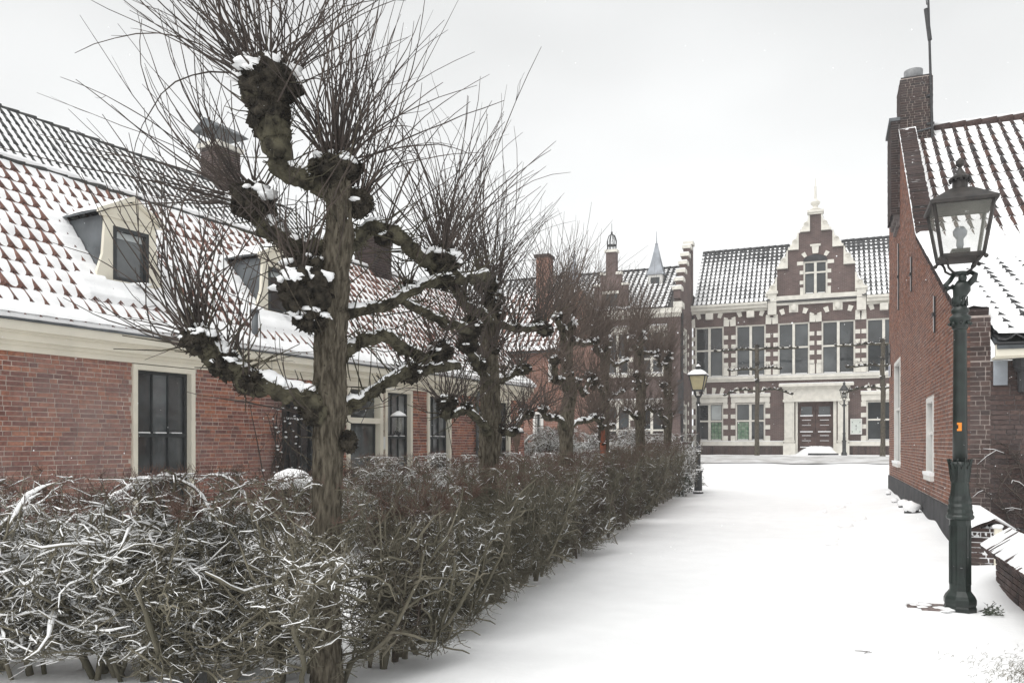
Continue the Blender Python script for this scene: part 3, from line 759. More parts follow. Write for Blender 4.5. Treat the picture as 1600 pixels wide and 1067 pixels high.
# ================================================================ GREY-TILED HOUSE BEHIND
gh = thing('grey_roofed_house', hp(5, 7, 0), 'higher house behind the cottage with grey pantiles under streaks of snow', 'house')
GP = R(47); GV = nrm(-HN*math.cos(GP)+ZU*math.sin(GP)); GN = nrm(HN*math.sin(GP)+ZU*math.cos(GP))
G0, G1 = -5.0, 12.2
GO = hp(G0, 3.75, 5.33)
tile_roof('grey', GO, HU, GV, GN, int((G1-G0)/.18), 15, .18, .28, M['tile_grey'], gh, 300, None, A=.046, lift=.022, s0=.014, s1=.012, amp=.014, eave=.0, nseg=6, nv=4)
b = MB().prism([GO-GN*.03, GO+HU*(G1-G0)-GN*.03, GO+HU*(G1-G0)+GV*4.25-GN*.03, GO+GV*4.25-GN*.03], -GN*.05)
r1 = GO+GV*4.22; bk = nrm(-HN*math.cos(GP)-ZU*math.sin(GP)); b.prism([r1, r1+HU*(G1-G0), r1+HU*(G1-G0)+bk*4.2, r1+bk*4.2], -ZU*.05)
b.build('roof_deck', M['lead'], gh)
w = MB()
w.box((G0, -10, 0), (G1-.1, -9.6, 5.3), 0, HP, HAX).box((G0, -4.3, 0), (G1-.1, -4.05, 5.2), 0, HP, HAX)
for t in (G0+.05, G1-.4): w.prism([hp(t, 4.06, 0), hp(t, 4.06, 5.3), hp(t, 6.62, 8.25), hp(t, 9.6, 5.2), hp(t, 9.6, 0)], HU*.3)
w.build('wall', M['red_house_brick'], gh)
rg = MB()
for i in range(int((G1-G0)/.36)):
    p = r1+HU*i*.36+ZU*(.02+.008*(i % 2)); rg.tube([p-ZU*.03, p+HU*.37-ZU*.016], [.055, .07], 8)
rg.build('ridge_tile_field', M['tile_grey'], gh, smooth=True)['kind'] = 'stuff'
c, o = chimney(gh, t_of(345, 6.7), 6.7, 7.8, 9.35, .78, .62, M['brick_dark'], M['mortar'], 130)
MB().box((-.46, -.38, 9.35), (.46, .38, 9.47), 0, o, HAX).build('chimney_cap', M['cream_stone'], c)
f = MB()
for sx in (-1, 1):
    for sy in (-1, 1): f.box((sx*.42-.015, sy*.34-.015, 9.47), (sx*.42+.015, sy*.34+.015, 9.78), 0, o, HAX)
f.prism([o+HU*-.56+HN*-.46+ZU*9.78, o+HU*-.56+HN*.46+ZU*9.78, o+HU*-.56+HN*0+ZU*10.08], HU*1.12)
f.build('cowl', M['lead'], c)
# ================================================================ GABLED BRICK HOUSE (right of the lane)
GX = 1.68
X3, Y3 = np.array([1.0, 0, 0]), np.array([0, 1.0, 0])
rh = thing('gabled_house', (GX, 18, 0), 'tall brick gable house with iron wall anchors, tarred plinth and snow-filled brown pantiles', 'house')
YC, YB, YP, YE = 12.0, 18.0, 22.9, 26.4                              # corner, break of the roof, peak, far end
PROF = [(YC, 3.22), (YC+.35, 3.22), (YB, 5.62), (YP-.6, 9.35), (YP+1.0, 9.6), (YE, 8.0)]
def gable_top(y):
    for (a, za), (b, zb) in zip(PROF[:-1], PROF[1:]):
        if a <= y <= b: return za+(zb-za)*(y-a)/(b-a)
    return 0
rw = [dict(a=22.35, b=24.25, z0=1.02, z1=3.72), dict(a=15.45, b=16.5, z0=.98, z1=2.36)]
def g_in(y, z): return z < gable_top(y)-.02 and not any(w['a'] < y < w['b'] and w['z0'] < z < w['z1'] for w in rw)
gw = MB()
def slab(y0, y1, z0f, z1f):
    gw.prism([(GX+.004, y0, z0f), (GX+.004, y1, z0f), (GX+.004, y1, z1f(y1)), (GX+.004, y0, z1f(y0))], (.278, 0, 0))
ys = [YC, YC+.35, 15.45, 16.5, YB, 22.3, 22.35, YP+1.0, 24.25, YE]
for a, b in zip(ys[:-1], ys[1:]):
    if a == YC: a = YC+.008
    if a >= 15.45 and b <= 16.5:
        slab(a, b, -.1, lambda y: .98); slab(a, b, 2.36, gable_top)
    elif a >= 22.35 and b <= 24.25:
        slab(a, b, -.1, lambda y: 1.02); slab(a, b, 3.72, gable_top)
    else: slab(a, b, -.1, gable_top)
gwall = gw.build('wall', M['mortar_light'], rh)
brickwork(brick_cells(YC, YE, .62, 9.6, g_in, L=.215, bond='flemish', joint=.014), (GX, 0, 0), Y3, -X3, M['brick_gable'], gwall, 150, proud=.0)
MB().box((GX-.03, YC, -.1), (GX+.1, YE, .60)).build('plinth', M['plinth'], rh); MB().box((GX+.1, YC-.03, -.1), (9, YC+.1, .45)).build('plinth', M['plinth'], rh)
# brick-on-edge coping along the rake, with snow lying on its lower part
cm = MB(); cs = []
seg = [(YC+.35, 3.22), (YB, 5.62), (YP-.6, 9.35)]
for (a, za), (b, zb) in zip(seg[:-1], seg[1:]):
    L = math.hypot(b-a, zb-za); t = np.array([0, (b-a)/L, (zb-za)/L]); n = np.array([0, -t[2], t[1]])
    k = int(L/.074)
    for i in range(k):
        o = np.array([GX-.04+random.uniform(-.008, .008), a, za])+t*(i*.074)+n*random.uniform(-.006, .006)
        cm.box((0, 0, 0), (1, 1, 1), 0, o, [X3*.36, t*.058, n*.12])
cm.build('coping_brick_field', M['brick_chimney'], rh)['kind'] = 'stuff'
sn = MB()
def rake_snow(p0, p1, n_, th):
    g = []
    for i in range(n_):
        f = i/(n_-1); y = p0[0]+(p1[0]-p0[0])*f; z = p0[1]+(p1[1]-p0[1])*f
        for j in range(5):
            h = th*(.35+.9*max(0, mnoise.noise(Vector((y*2.2, j*.6, 2)))+.35))*(math.sin(math.pi*(j+.3)/4.6)+.15)
            g.append((GX-.055+.39*j/4, y, z+.118+h*.9+.02*mnoise.noise(Vector((y*13, j, 1)))))
    ii = np.arange(n_*5).reshape(n_, 5)
    sn.add(g, np.stack([ii[:-1, :-1], ii[:-1, 1:], ii[1:, 1:], ii[1:, :-1]], -1).reshape(-1, 4))
rake_snow((YC+.35, 3.23), (YB+.05, 5.64), 130, .085)
rake_snow((YB+.05, 5.66), (YP-.7, 9.28), 130, .02)
sn.build('coping_snow', M['snow'], rh, smooth=True)['kind'] = 'stuff'
# street windows in the gable
for w in rw:
    f = MB(); a, b, z0, z1 = w['a'], w['b'], w['z0'], w['z1']
    f.box((GX-.015, a, z0), (GX+.14, a+.09, z1)).box((GX-.015, b-.09, z0), (GX+.14, b, z1)).box((GX-.015, a+.09, z1-.09), (GX+.14, b-.09, z1)).box((GX-.06, a-.02, z0-.09), (GX+.14, b+.02, z0))
    f.box((GX+.04, a+.09, z0+(z1-z0)*.52), (GX+.11, b-.09, z0+(z1-z0)*.52+.06))
    wi = f.build('window', M['white_paint'], rh)
    s = MB().box((GX+.05, (a+b)/2-.025, z0), (GX+.10, (a+b)/2+.025, z0+(z1-z0)*.52)).box((GX+.05, (a+b)/2-.025, z0+(z1-z0)*.52+.06), (GX+.10, (a+b)/2+.025, z1-.09))
    s.build('glazing_bar', M['dark_sash'], wi)
    MB().box((GX+.08, a+.09, z0), (GX+.088, b-.09, z0+(z1-z0)*.52)).build('pane', M['glass'], wi)
    MB().box((GX+.08, a+.09, z0+(z1-z0)*.52+.06), (GX+.088, b-.09, z1-.09)).build('pane', M['glass'], wi)
    MB().box((GX-.075, a-.01, z0), (GX+.04, b+.01, z0+.06)).build('sill_snow', M['snow'], wi)
# wall anchors
for y, z, h in ((19.3, 5.2, .75), (15.2, 3.72, .62), (25.85, 4.15, .6), (22.7, 5.8, 1.7)):
    a = MB().box((GX-.035, y-.022, z-h/2), (GX-.008, y+.022, z+h/2)).box((GX-.055, y-.06, z-.03), (GX-.036, y+.06, z+.03))
    an = a.build('wall_anchor', M['iron'], rh)
    MB().box((GX-.04, y-.024, z-h/2+.02), (GX-.0355, y-.002, z+h/2), 0).build('snow', M['snow_thin'], an)
sg = tag(MB().box((GX-.06, 25.3, 3.45), (GX-.03, 25.75, 3.8)).box((GX-.064, 25.33, 3.48), (GX-.0605, 25.55, 3.77), 1).build('wall_sign', [M['white_paint'], M['sign_blue']], None),
         'small white and blue plate high on the gable wall near its far edge', 'sign')
# upper roof
RX0, RX1 = GX+.31, 9.0
L = math.hypot(YP-YB, 9.5-5.5); v = np.array([0, (YP-YB)/L, 4.0/L]); n = np.array([0, -4.0/L, (YP-YB)/L])
tile_roof('upper', (RX0, YB, 5.5), X3, v, n, int((RX1-RX0)/.25), 14, .25, L/14, M['tile_brown'], rh, 260, None, A=.07, lift=.045, s0=.020, s1=.002, amp=.018, lipf=.45, rw=.15, stepped=True, eave=0, nseg=8, nv=6, snow_mask=lambda a, b: .9*max(0, 1-b/.8))
b = MB().prism([(RX0, YB, 5.44), (RX1, YB, 5.44), (RX1, YP, 9.44), (RX0, YP, 9.44)], (0, .05, -.06))
b.prism([(RX0, YP, 9.46), (RX1, YP, 9.46), (RX1, YP+4.2, 6.0), (RX0, YP+4.2, 6.0)], (0, -.05, -.06)); b.build('roof_deck', M['lead'], rh)
rg = MB()
for i in range(22):
    p = np.array([RX0+.5+i*.34, YP-.02, 9.52+.008*(i % 2)]); rg.tube([p, p+X3*.36+ZU*.02], [.10, .12], 8)
rg.build('ridge_tile_field', M['tile_brown'], rh, smooth=True)['kind'] = 'stuff'
rs = MB(); rs.tube([(x, YP-.06, 9.63) for x in np.linspace(RX0+.5, RX1, 60)], [.035*(1+.8*mnoise.noise(Vector((i*.7, 3, 0)))) for i in range(60)], 6)
rs.build('ridge_snow', M['snow'], rh, smooth=True)['kind'] = 'stuff'
# lower roof under thick snow
L = math.hypot(YB-YC+.3, 5.46-2.83); v = np.array([0, (YB-YC+.3)/L, 2.63/L]); n = np.array([0, -2.63/L, (YB-YC+.3)/L])
def low_cover(a, b): return .95+1.15*mnoise.noise(Vector((a*.9, b*.6, 8)))+.5*max(0, (b-3.0)/3)-.22*math.exp(-((b-1.4)/1.5)**2)
tile_roof('lower', (RX0, YC-.3, 2.83), X3, v, n, int((RX1-RX0)/.275), 20, .275, L/20, M['tile_slate'], rh, 40, None, A=.062, lift=.05, s0=.012, s1=.022, amp=.012, eave=.02, snow_mask=low_cover, nseg=7, nv=5)
MB().prism([(RX0, YC-.3, 2.79), (RX1, YC-.3, 2.79), (RX1, YB, 5.42), (RX0, YB, 5.42)], (0, .02, -.05)).build('roof_deck', M['lead'], rh)
# side wall under the eave, board, hopper
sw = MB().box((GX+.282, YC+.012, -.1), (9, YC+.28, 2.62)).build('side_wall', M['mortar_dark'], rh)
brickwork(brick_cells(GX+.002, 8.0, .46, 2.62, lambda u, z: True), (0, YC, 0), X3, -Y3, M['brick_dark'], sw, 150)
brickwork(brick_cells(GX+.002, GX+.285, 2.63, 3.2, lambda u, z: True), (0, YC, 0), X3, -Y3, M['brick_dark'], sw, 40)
MB().box((GX+.30, YC-.22, 2.63), (9, YC+.05, 2.655)).box((GX+.30, YC-.26, 2.655), (9, YC-.20, 2.80)).build('fascia', M['cream'], rh)
MB().box((GX+.30, YC-.33, 2.80), (9, YC-.19, 2.825)).build('gutter', M['iron'], rh)
tag(MB().lathe([(.05, 2.2), (.055, 2.45), (.10, 2.52), (.11, 2.63)], (GX+.62, YC-.09, 0), 10).build('rain_hopper', M['iron'], rh))
tag(MB().box((GX+.31, YC-.03, 2.3), (GX+.47, YC-.004, 2.62)).build('wall_board', M['lead_pale'], rh))
# chimney stack with breast on the gable, pot and aerial pole
CY0, CY1, CX0, CX1 = 22.45, 23.5, GX, 2.42
c = MB().box((CX0+.012, CY0+.012, 8.2), (CX1-.012, CY1, 10.75)).build('chimney', M['mortar'], rh)
brickwork(brick_cells(CX0, CX1, 8.2, 10.75, lambda u, z: True, bond='flemish'), (0, CY0, 0), X3, -Y3, M['brick_chimney'], c, 170)
brickwork(brick_cells(CY0, CY1, 8.2, 10.75, lambda u, z: True), (CX0, 0, 0), Y3, -X3, M['brick_chimney'], c, 60)
brickwork(brick_cells(CY0, CY1, 8.2, 10.75, lambda u, z: True), (CX1, 0, 0), Y3, X3, M['brick_chimney'], c, 0)
MB().box((CX0+.02, CY0+.02, 10.751), (CX1-.02, CY1-.02, 10.79)).build('chimney_cap', M['brick_chimney'], c)
MB().lathe([(.22, 10.79), (.225, 11.13), (.20, 11.14), (.195, 10.80)], (2.03, 23.0, 0), 18).build('chimney_pot', M['zinc'], c, smooth=True)
br = MB().box((GX-.20, CY0+.05, 7.35), (GX-.002, CY1+.35, 9.72)); br.box((GX-.13, CY0+.06, 7.22), (GX-.002, CY1+.34, 7.349)).box((GX-.07, CY0+.07, 7.09), (GX-.002, CY1+.33, 7.219))
bb = br.build('chimney_breast', M['mortar_dark'], rh)
brickwork(brick_cells(GX-.2, GX-.004, 7.35, 9.72, lambda u, z: True), (0, CY0+.048, 0), X3, -Y3, M['brick_chimney'], bb, 60)
brickwork(brick_cells(CY0+.05, CY1+.35, 7.35, 9.72, lambda u, z: True), (GX-.202, 0, 0), Y3, -X3, M['brick_chimney'], bb, 30)
st = MB().box((GX-.25, CY0, 9.72), (GX+.02, CY1+.4, 9.80)); st.tube([(GX-.02, CY0-.03, 9.3), (CX1+.01, CY0-.03, 9.42)], .018, 6); st.build('chimney_band', M['lead'], c)
V, F = smooth_ico((GX-.11, CY0+.4, 9.81), .2, 2, .2, 4, (.7, 2, .2)); MB().add(V, F).build('chimney_snow', M['snow'], c, smooth=True)
mx, my = 2.31, 22.42
po = MB().tube([(mx+.10, my, 9.0), (mx+.04, my, 11.2), (mx-.07, my, 15.5)], [.035, .03, .018], 6)
po.tube([(mx+.04, my, 11.6), (mx-.05, my, 12.4)], .05, 6).tube([(mx-.03, my, 12.5), (mx-.13, my, 13.4)], .012, 5)
po.box((CX1-.15, my-.01, 9.5), (mx+.14, my+.06, 9.55)).box((CX1-.15, my-.01, 10.2), (mx+.11, my+.06, 10.25))
tag(po.build('aerial_pole', M['iron'], None), 'thin dark aerial pole strapped to the brick chimney of the gabled house', 'antenna')

# bare creeper with snow on the side wall
cr = thing('creeper', (2.6, YC-.06, 0), 'bare tangled creeper with thin snowy stems on the dark brick side wall', 'climber')
m_, s_ = MB(), MB()
for k in range(16):
    x, z = 2.1+random.uniform(0, 1.6), .45; pts = []
    a = random.uniform(-.6, .9)
    for i in range(10):
        pts.append((x, YC-.04-random.uniform(0, .05), z)); x += .13*math.sin(a)+random.uniform(-.06, .06); z += .11*math.cos(a)+random.uniform(-.03, .05); a += random.uniform(-.5, .5)
        z = min(z, 1.55); x = max(x, 1.8)
    m_.tube(pts, np.linspace(.013, .005, 10), 5)
    for j in range(8):
        q = np.array(pts[random.randint(2, 9)]); e = q+np.array([random.uniform(-.3, .3), random.uniform(-.08, 0), random.uniform(-.15, .2)])
        m_.tube([q, (q+e)/2+np.array([0, -.02, .02]), e], [.006, .004, .003], 4)
        if random.random() < .22: s_.tube([q+ZU*.008, (q+e)/2+np.array([0, -.02, .028]), e+ZU*.006], [.0025, .0035, .002], 4)
m_.build('stem', M['shoot'], cr)['kind'] = 'stuff'; s_.build('snow', M['snow'], cr)['kind'] = 'stuff'
# snowed-up stones along the plinth
for k, (px, py, s) in enumerate(((1412, 790, .10), (1398, 783, .07), (1424, 803, .13), (1388, 776, .06))):
    d = depth_at(px, 'x', GX-.22); p = W(px, py, d); p[2] = ground_z(p[0], p[1])
    st = thing('garden_stone', p, ['snow-capped stone at the foot of the tarred plinth, second largest of the row', 'small dark stone with a snow cap beside the plinth, between two larger ones',
                                    'largest snow-capped stone against the tarred plinth, nearest the lamp post', 'smallest snow-capped stone by the far end of the tarred plinth'][k], 'stone', 'stones along the plinth of the gabled house')
    V, F = smooth_ico(p+ZU*s*.3, s, 2, .3, 4, (1, 1.2, .9), k*3.1); MB().add(V, F).build('stone', M['plinth'], st, smooth=True)
    V, F = smooth_ico(p+ZU*s*.75, s*1.12, 2, .2, 3, (1.1, 1.3, .8), k*5.3); MB().add(V, F).build('snow_cap', M['snow'], st, smooth=True)

# ================================================================ GARDEN WALLS with pitched brick copings
def garden_wall(name, label, x0, x1, y0, y1, zt, zr, keep, end_at, snow_amt, steps):
    t = thing(name, ((x0+x1)/2, y1, 0), label, 'wall', 'low brick garden walls')
    core = MB().box((x0+.012, y0, -.2), (x1-.012, y1-.012, zt)).build('wall', M['mortar'], t)
    brickwork(brick_cells(y0, y1, -.05, zt, lambda u, z: True), (x0, 0, 0), Y3, -X3, M['brick_dark'], core, keep)
    brickwork(brick_cells(x0, x1, -.05, zt, lambda u, z: True), (0, y1, 0), X3, Y3, M['brick_dark'], core, 0)
    brickwork(brick_cells(x0, x1, -.05, zt, lambda u, z: True), (0, y0, 0), X3, -Y3, M['brick_dark'], core, 60 if steps else 0)
    xm = (x0+x1)/2; ov = .12; th = .06
    en = MB()
    for yy, yd in ((y0, .05), (y1-.06, .05)): en.prism([(x0+.0, yy, zt+.002), (x1, yy, zt+.002), (xm, yy, zr-.01)], (0, yd, 0))
    en.build('coping_end', M['brick_dark'], t)
    for side, (xa, xb) in enumerate(((x0-ov, xm), (x1+ov, xm))):
        za = zt-.02; dx, dz = xb-xa, zr-za; L = math.hypot(dx, dz); tv = np.array([dx/L, 0, dz/L]); nv_ = np.array([-tv[2], 0, tv[0]]) if tv[0] > 0 else np.array([tv[2], 0, -tv[0]])
        y = y0+.0; k = 0; rest = MB()
        cop = bpy.data.meshes.new('coping_brick')
        c8 = MB().box((0, 0, 0), (1, 1, 1), 0, (0, 0, 0), [tv*L, Y3*.052, nv_*th])
        cop.from_pydata([tuple(q) for q in np.vstack(c8.V)], [], [tuple(int(i) for i in f) for f in np.vstack([a for a, _ in c8.F])]); cop.materials.append(M['brick_dark'])
        while y < y1-.03:
            o = np.array([xa, y, za])+tv*random.uniform(-.012, .012)+nv_*random.uniform(-.006, .006)
            if side == 0: link(bpy.data.objects.new('coping_brick', cop), t, o)
            else: rest.box((0, 0, 0), (1, 1, 1), 0, o, [tv*L, Y3*.052, nv_*th])
            y += .062
        if rest.n: rest.build('coping_brick_field', M['brick_dark'], t)['kind'] = 'stuff'
        sn = MB(); NA, NB = int((y1-y0)/.035)+2, 14; g = []
        for i in range(NA):
            yy = y0-.01+(y1-y0+.02)*i/(NA-1)
            for j in range(NB):
                f = j/(NB-1)
                jag = .03*mnoise.noise(Vector((yy*9, side*3, 0)))
                hgt = snow_amt*(.62+1.0*mnoise.noise(Vector((yy*2.6, f*1.6, 4+side)))+.6*mnoise.noise(Vector((yy*16, f*2.0, 7))))*(.25+.75*math.sin(math.pi*min(1, f*.7+.15)))
                g.append(np.array([xa, yy, za])+tv*L*(f*.98+.03+jag*(1-f))+nv_*(th+hgt-.002))
        ii = np.arange(NA*NB).reshape(NA, NB); q = np.stack([ii[:-1, :-1], ii[:-1, 1:], ii[1:, 1:], ii[1:, :-1]], -1).reshape(-1, 4)
        sn.add(g, q if side == 0 else q[:, ::-1]); sn.build('coping_snow', M['snow'], t, smooth=True)['kind'] = 'stuff'
garden_wall('garden_wall', 'low brick wall with streaky snow on its pitched coping, beside the street lamp', 1.66, 1.98, 4.5, 9.85, .42, .60, 220, None, .015, False)
w2 = thing('garden_wall', (1.78, 11.6, 0), 'short end of low brick wall under a smooth snowy coping against the house corner', 'wall', 'low brick garden walls')
c2 = MB().box((1.632, 11.312, -.2), (1.93, 11.96, .50)).build('wall', M['mortar'], w2)
brickwork(brick_cells(1.62, 1.94, -.05, .50, lambda u, z: True), (0, 11.30, 0), X3, -Y3, M['brick_dark'], c2, 40)
brickwork(brick_cells(11.30, 11.96, -.05, .50, lambda u, z: True), (1.62, 0, 0), Y3, -X3, M['brick_dark'], c2, 30)
A_, B_, C_2, D_, E_, F_2 = (1.54, 11.10, .46), (1.58, 11.50, .70), (1.75, 11.50, .70), (1.90, 11.24, .60), (2.16, 11.55, .46), (2.1, 11.96, .46)
G_ = (1.54, 11.96, .46)
cp2 = MB().add([A_, B_, C_2, D_, E_, F_2, G_], [(0, 3, 2, 1), (3, 4, 2), (2, 4, 5), (1, 2, 5, 6), (0, 1, 6), (0, 6, 5, 4, 3)]).build('coping', M['brick_dark'], w2)
g = []
for a in np.linspace(0, 1, 12):
    for b_ in np.linspace(0, 1, 12):
        p = (np.array(A_)*(1-a)+np.array(D_)*a)*(1-b_)+(np.array(B_)*(1-a)+np.array(C_2)*a)*b_
        g.append(p+np.array([-.004, -.012, .016+.03*math.sin(math.pi*min(1, .2+b_*.8))+.012*mnoise.noise(Vector(p*9))]))
ii = np.arange(144).reshape(12, 12); sn = MB().add(g, np.stack([ii[:-1, :-1], ii[1:, :-1], ii[1:, 1:], ii[:-1, 1:]], -1).reshape(-1, 4))
sn.tube([np.array(B_)+ZU*.03, np.array(C_2)+ZU*.03, (np.array(C_2)+np.array(E_))/2+ZU*.02, np.array(E_)+ZU*.01], [.045, .04, .028, .015], 8)
for k in range(14):
    f = random.random(); V, F = smooth_ico((1.66+.26*f, 11.31, random.uniform(.12, .5)), random.uniform(.05, .10), 3, .4, 5, (1.0, .14, 1.3), k*1.3); sn.add(V, F)
sn.build('snow', M['snow'], w2, smooth=True)['kind'] = 'stuff'
gp = thing('gate_post', (1.93, 10.75, 0), 'cream wooden post with a snow cap between the two low garden walls', 'post')
MB().box((1.80, 10.72, -.1), (1.87, 10.80, .56)).build('post', M['cream'], gp)
V, F = smooth_ico((1.835, 10.76, .575), .06, 2, .2, 4, (1, 1, .5)); MB().add(V, F).build('snow', M['snow'], gp, smooth=True)
gt = thing('garden_gate', (2.1, 10.8, 0), 'grey wooden garden gate of upright boards beside the cream post', 'gate')
for i in range(6): MB().box((1.885+i*.095, 10.76, -.05), (1.965+i*.095, 10.79, .50+.01*(i % 2))).build('board', M['lead'], gt)
MB().box((1.88, 10.792, .15), (2.46, 10.82, .21)).box((1.88, 10.792, .38), (2.46, 10.82, .44)).build('rail', M['lead'], gt)
# ================================================================ STREET LAMPS
def lantern(parent, o, z0, wb, wt, h, mg, mf, roofh, snowy=False, ball=True, n=4):
    """four-sided lantern tapering downwards, axis along the street"""
    o = np.asarray(o, float); rot = math.pi/4 if n == 4 else 0
    k = math.sqrt(2) if n == 4 else 1.0
    ang = [2*math.pi*i/n+rot for i in range(n)]
    B = [o+np.array([wb/2*k*math.cos(a), wb/2*k*math.sin(a), z0]) for a in ang]
    T = [o+np.array([wt/2*k*math.cos(a), wt/2*k*math.sin(a), z0+h]) for a in ang]
    fr = MB(); t = wt*.036
    for i in range(n):
        j = (i+1) % n
        fr.tube([B[i], T[i]], t, 4); fr.tube([B[i], B[j]], t*1.1, 4); fr.tube([T[i], T[j]], t*1.2, 4)
    fr.lathe([(wb/2*k*.98, z0-.02), (wb/2*k*.98, z0+.012)], o, n, rot=rot)
    f = fr.build('lantern_frame', mf, parent)
    for i in range(n):
        j = (i+1) % n; q = []
        c = o+ZU*(z0+h/2)
        for p in (B[i], B[j], T[j], T[i]): q.append(c+(p-c)*np.array([.975, .975, .99]))
        MB().add(q, [(0, 1, 2, 3)]).build('pane', mg, f)
    rf = MB()
    rf.lathe([(wt/2*k*1.13, z0+h-.015), (wt/2*k*1.14, z0+h+.012), (wt/2*k*.36, z0+h+roofh), (wt/2*k*.33, z0+h+roofh)], o, n, rot=rot)
    zt = z0+h+roofh; w = wt*.135
    rf.lathe([(w, zt-.01), (w, zt+.10*wt/.56), (w*1.35, zt+.11*wt/.56), (w*1.35, zt+.13*wt/.56), (w*.85, zt+.16*wt/.56), (w*.35, zt+.22*wt/.56), (w*.2, zt+.24*wt/.56), (w*.55, zt+.27*wt/.56), (w*.55, zt+.31*wt/.56), (w*.1, zt+.345*wt/.56)], o, 12)
    if n == 4:
        for a in np.arange(12)*math.pi/6: rf.lathe([(.012*wt/.56, zt+.085*wt/.56), (.016*wt/.56, zt+.12*wt/.56)], o+np.array([w*1.3*math.cos(a), w*1.3*math.sin(a), 0]), 5)
    rr = rf.build('lantern_roof', mf, parent)
    if snowy:
        s = MB().lathe([(wt/2*k*1.15, z0+h+.015), (wt/2*k*1.10, z0+h+.05), (wt/2*k*.7, z0+h+roofh*.62+.05), (wt/2*k*.36, z0+h+roofh+.03), (.02, z0+h+roofh+.04)], o, n, rot=rot)
        s.lathe([(w*1.2, zt+.13*wt/.56), (w*1.0, zt+.17*wt/.56), (w*.3, zt+.23*wt/.56)], o, 8)
        s.build('snow', M['snow'], rr, smooth=False)
    # bulb and its holder
    MB().box((-wb*.22, -wb*.22, z0+.012), (wb*.22, wb*.22, z0+h*.16), 0, o).build('lamp_holder', mf, f)
    MB().lathe([(.02, z0+h*.16), (.032, z0+h*.25), (.028, z0+h*.36), (.055, z0+h*.44), (.06, z0+h*.52), (.035, z0+h*.60), (.005, z0+h*.62)], o, 10).build('bulb', M['lead_pale'], f, smooth=True)
    return f
def scrolls(parent, o, z0, z1, r0, r1, m, n=4, rot=math.pi/4):
    b = MB()
    for i in range(n):
        a = 2*math.pi*i/n+rot; e = np.array([math.cos(a), math.sin(a), 0]); h = z1-z0
        b.tube([o+e*r0+ZU*z0, o+e*(r0+.3*(r1-r0))+ZU*(z0+.1*h), o+e*(r0+.62*(r1-r0))+ZU*(z0+.35*h), o+e*(r0+.68*(r1-r0))+ZU*(z0+.62*h), o+e*(r0+.8*(r1-r0))+ZU*(z0+.85*h), o+e*r1+ZU*z1, o+e*(r1+.035)+ZU*(z1-.01)], .012*h/.18+.002, 6)
        V, F = smooth_ico(o+e*(r1+.045)+ZU*(z1-.02), .022, 1, 0); b.add(V, F)
    return b.build('scroll_bracket', m, parent, smooth=True)
lx, ly = LAMP
LP = np.array([lx, ly, 0.0])
nl = thing('street_lamp', LP, 'tall dark green cast-iron street lamp with square lantern beside the garden wall', 'street lamp', 'old street lamps')
g = M['lamp_green']
b = MB()
b.lathe([(.138, -.12), (.138, .06), (.130, .075), (.138, .10), (.138, .135), (.125, .165), (.102, .195), (.092, .21)], LP, 8, rot=math.pi/8)
b.lathe([(.091, .2), (.091, .86)], LP, 8, rot=math.pi/8)
for i in range(8):                                                    # raised panels on the octagonal foot
    a = math.pi/8+math.pi/8+2*math.pi*i/8; e = np.array([math.cos(a), math.sin(a), 0]); s = np.array([-math.sin(a), math.cos(a), 0]); q = .084
    for sx in (-1, 1): b.box((-.004, -.004, .27), (.004, .004, .80), 0, LP+e*q+s*sx*.022, [e, s, ZU])
    for z in (.27, .80): b.box((-.004, -.026, z-.004), (.004, .026, z+.004), 0, LP+e*q, [e, s, ZU])
b.lathe([(.088, .85), (.114, .865), (.118, .885), (.106, .90), (.109, .92), (.099, .95), (.102, .975), (.092, 1.0), (.096, 1.03), (.084, 1.07), (.077, 1.12), (.072, 1.2), (.067, 1.3), (.065, 1.34)], LP, 20)
b.build('foot', g, nl, smooth=False)
lv = MB()
for i in range(10):                                                   # leaf collar
    a = 2*math.pi*i/10; e = np.array([math.cos(a), math.sin(a), 0]); s = np.array([-math.sin(a), math.cos(a), 0])
    lv.add([LP+e*.068+s*.02+ZU*1.16, LP+e*.068-s*.02+ZU*1.16, LP+e*.075-s*.026+ZU*1.30, LP+e*.096+ZU*1.40, LP+e*.075+s*.026+ZU*1.30, LP+e*.085+ZU*1.28], [(0, 1, 5), (1, 2, 5), (2, 3, 5), (3, 4, 5), (4, 0, 5)])
    lv.tube([LP+e*.073+ZU*1.2, LP+e*.087+ZU*1.34, LP+e*.100+ZU*1.405, LP+e*.104+ZU*1.39], [.006, .008, .008, .004], 5)
lv.lathe([(.076, 1.33), (.082, 1.345), (.082, 1.36), (.068, 1.38)], LP, 16)
lv.build('leaf_collar', g, nl)
sh = MB().lathe([(.062, 1.35), (.058, 1.9), (.054, 2.58), (.056, 2.60)], LP, 20).build('shaft', g, nl, smooth=True)
cl = MB().lathe([(.056, 2.58), (.07, 2.60), (.06, 2.625), (.085, 2.66), (.092, 2.69), (.08, 2.705), (.06, 2.72), (.072, 2.74), (.076, 2.76), (.06, 2.78), (.055, 2.80)], LP, 20)
for i in range(8):
    a = 2*math.pi*i/8; V, F = smooth_ico(LP+np.array([.085*math.cos(a), .085*math.sin(a), 2.635]), .018, 1, 0); cl.add(V, F)
cl.build('ring_moulding', g, nl, smooth=True)
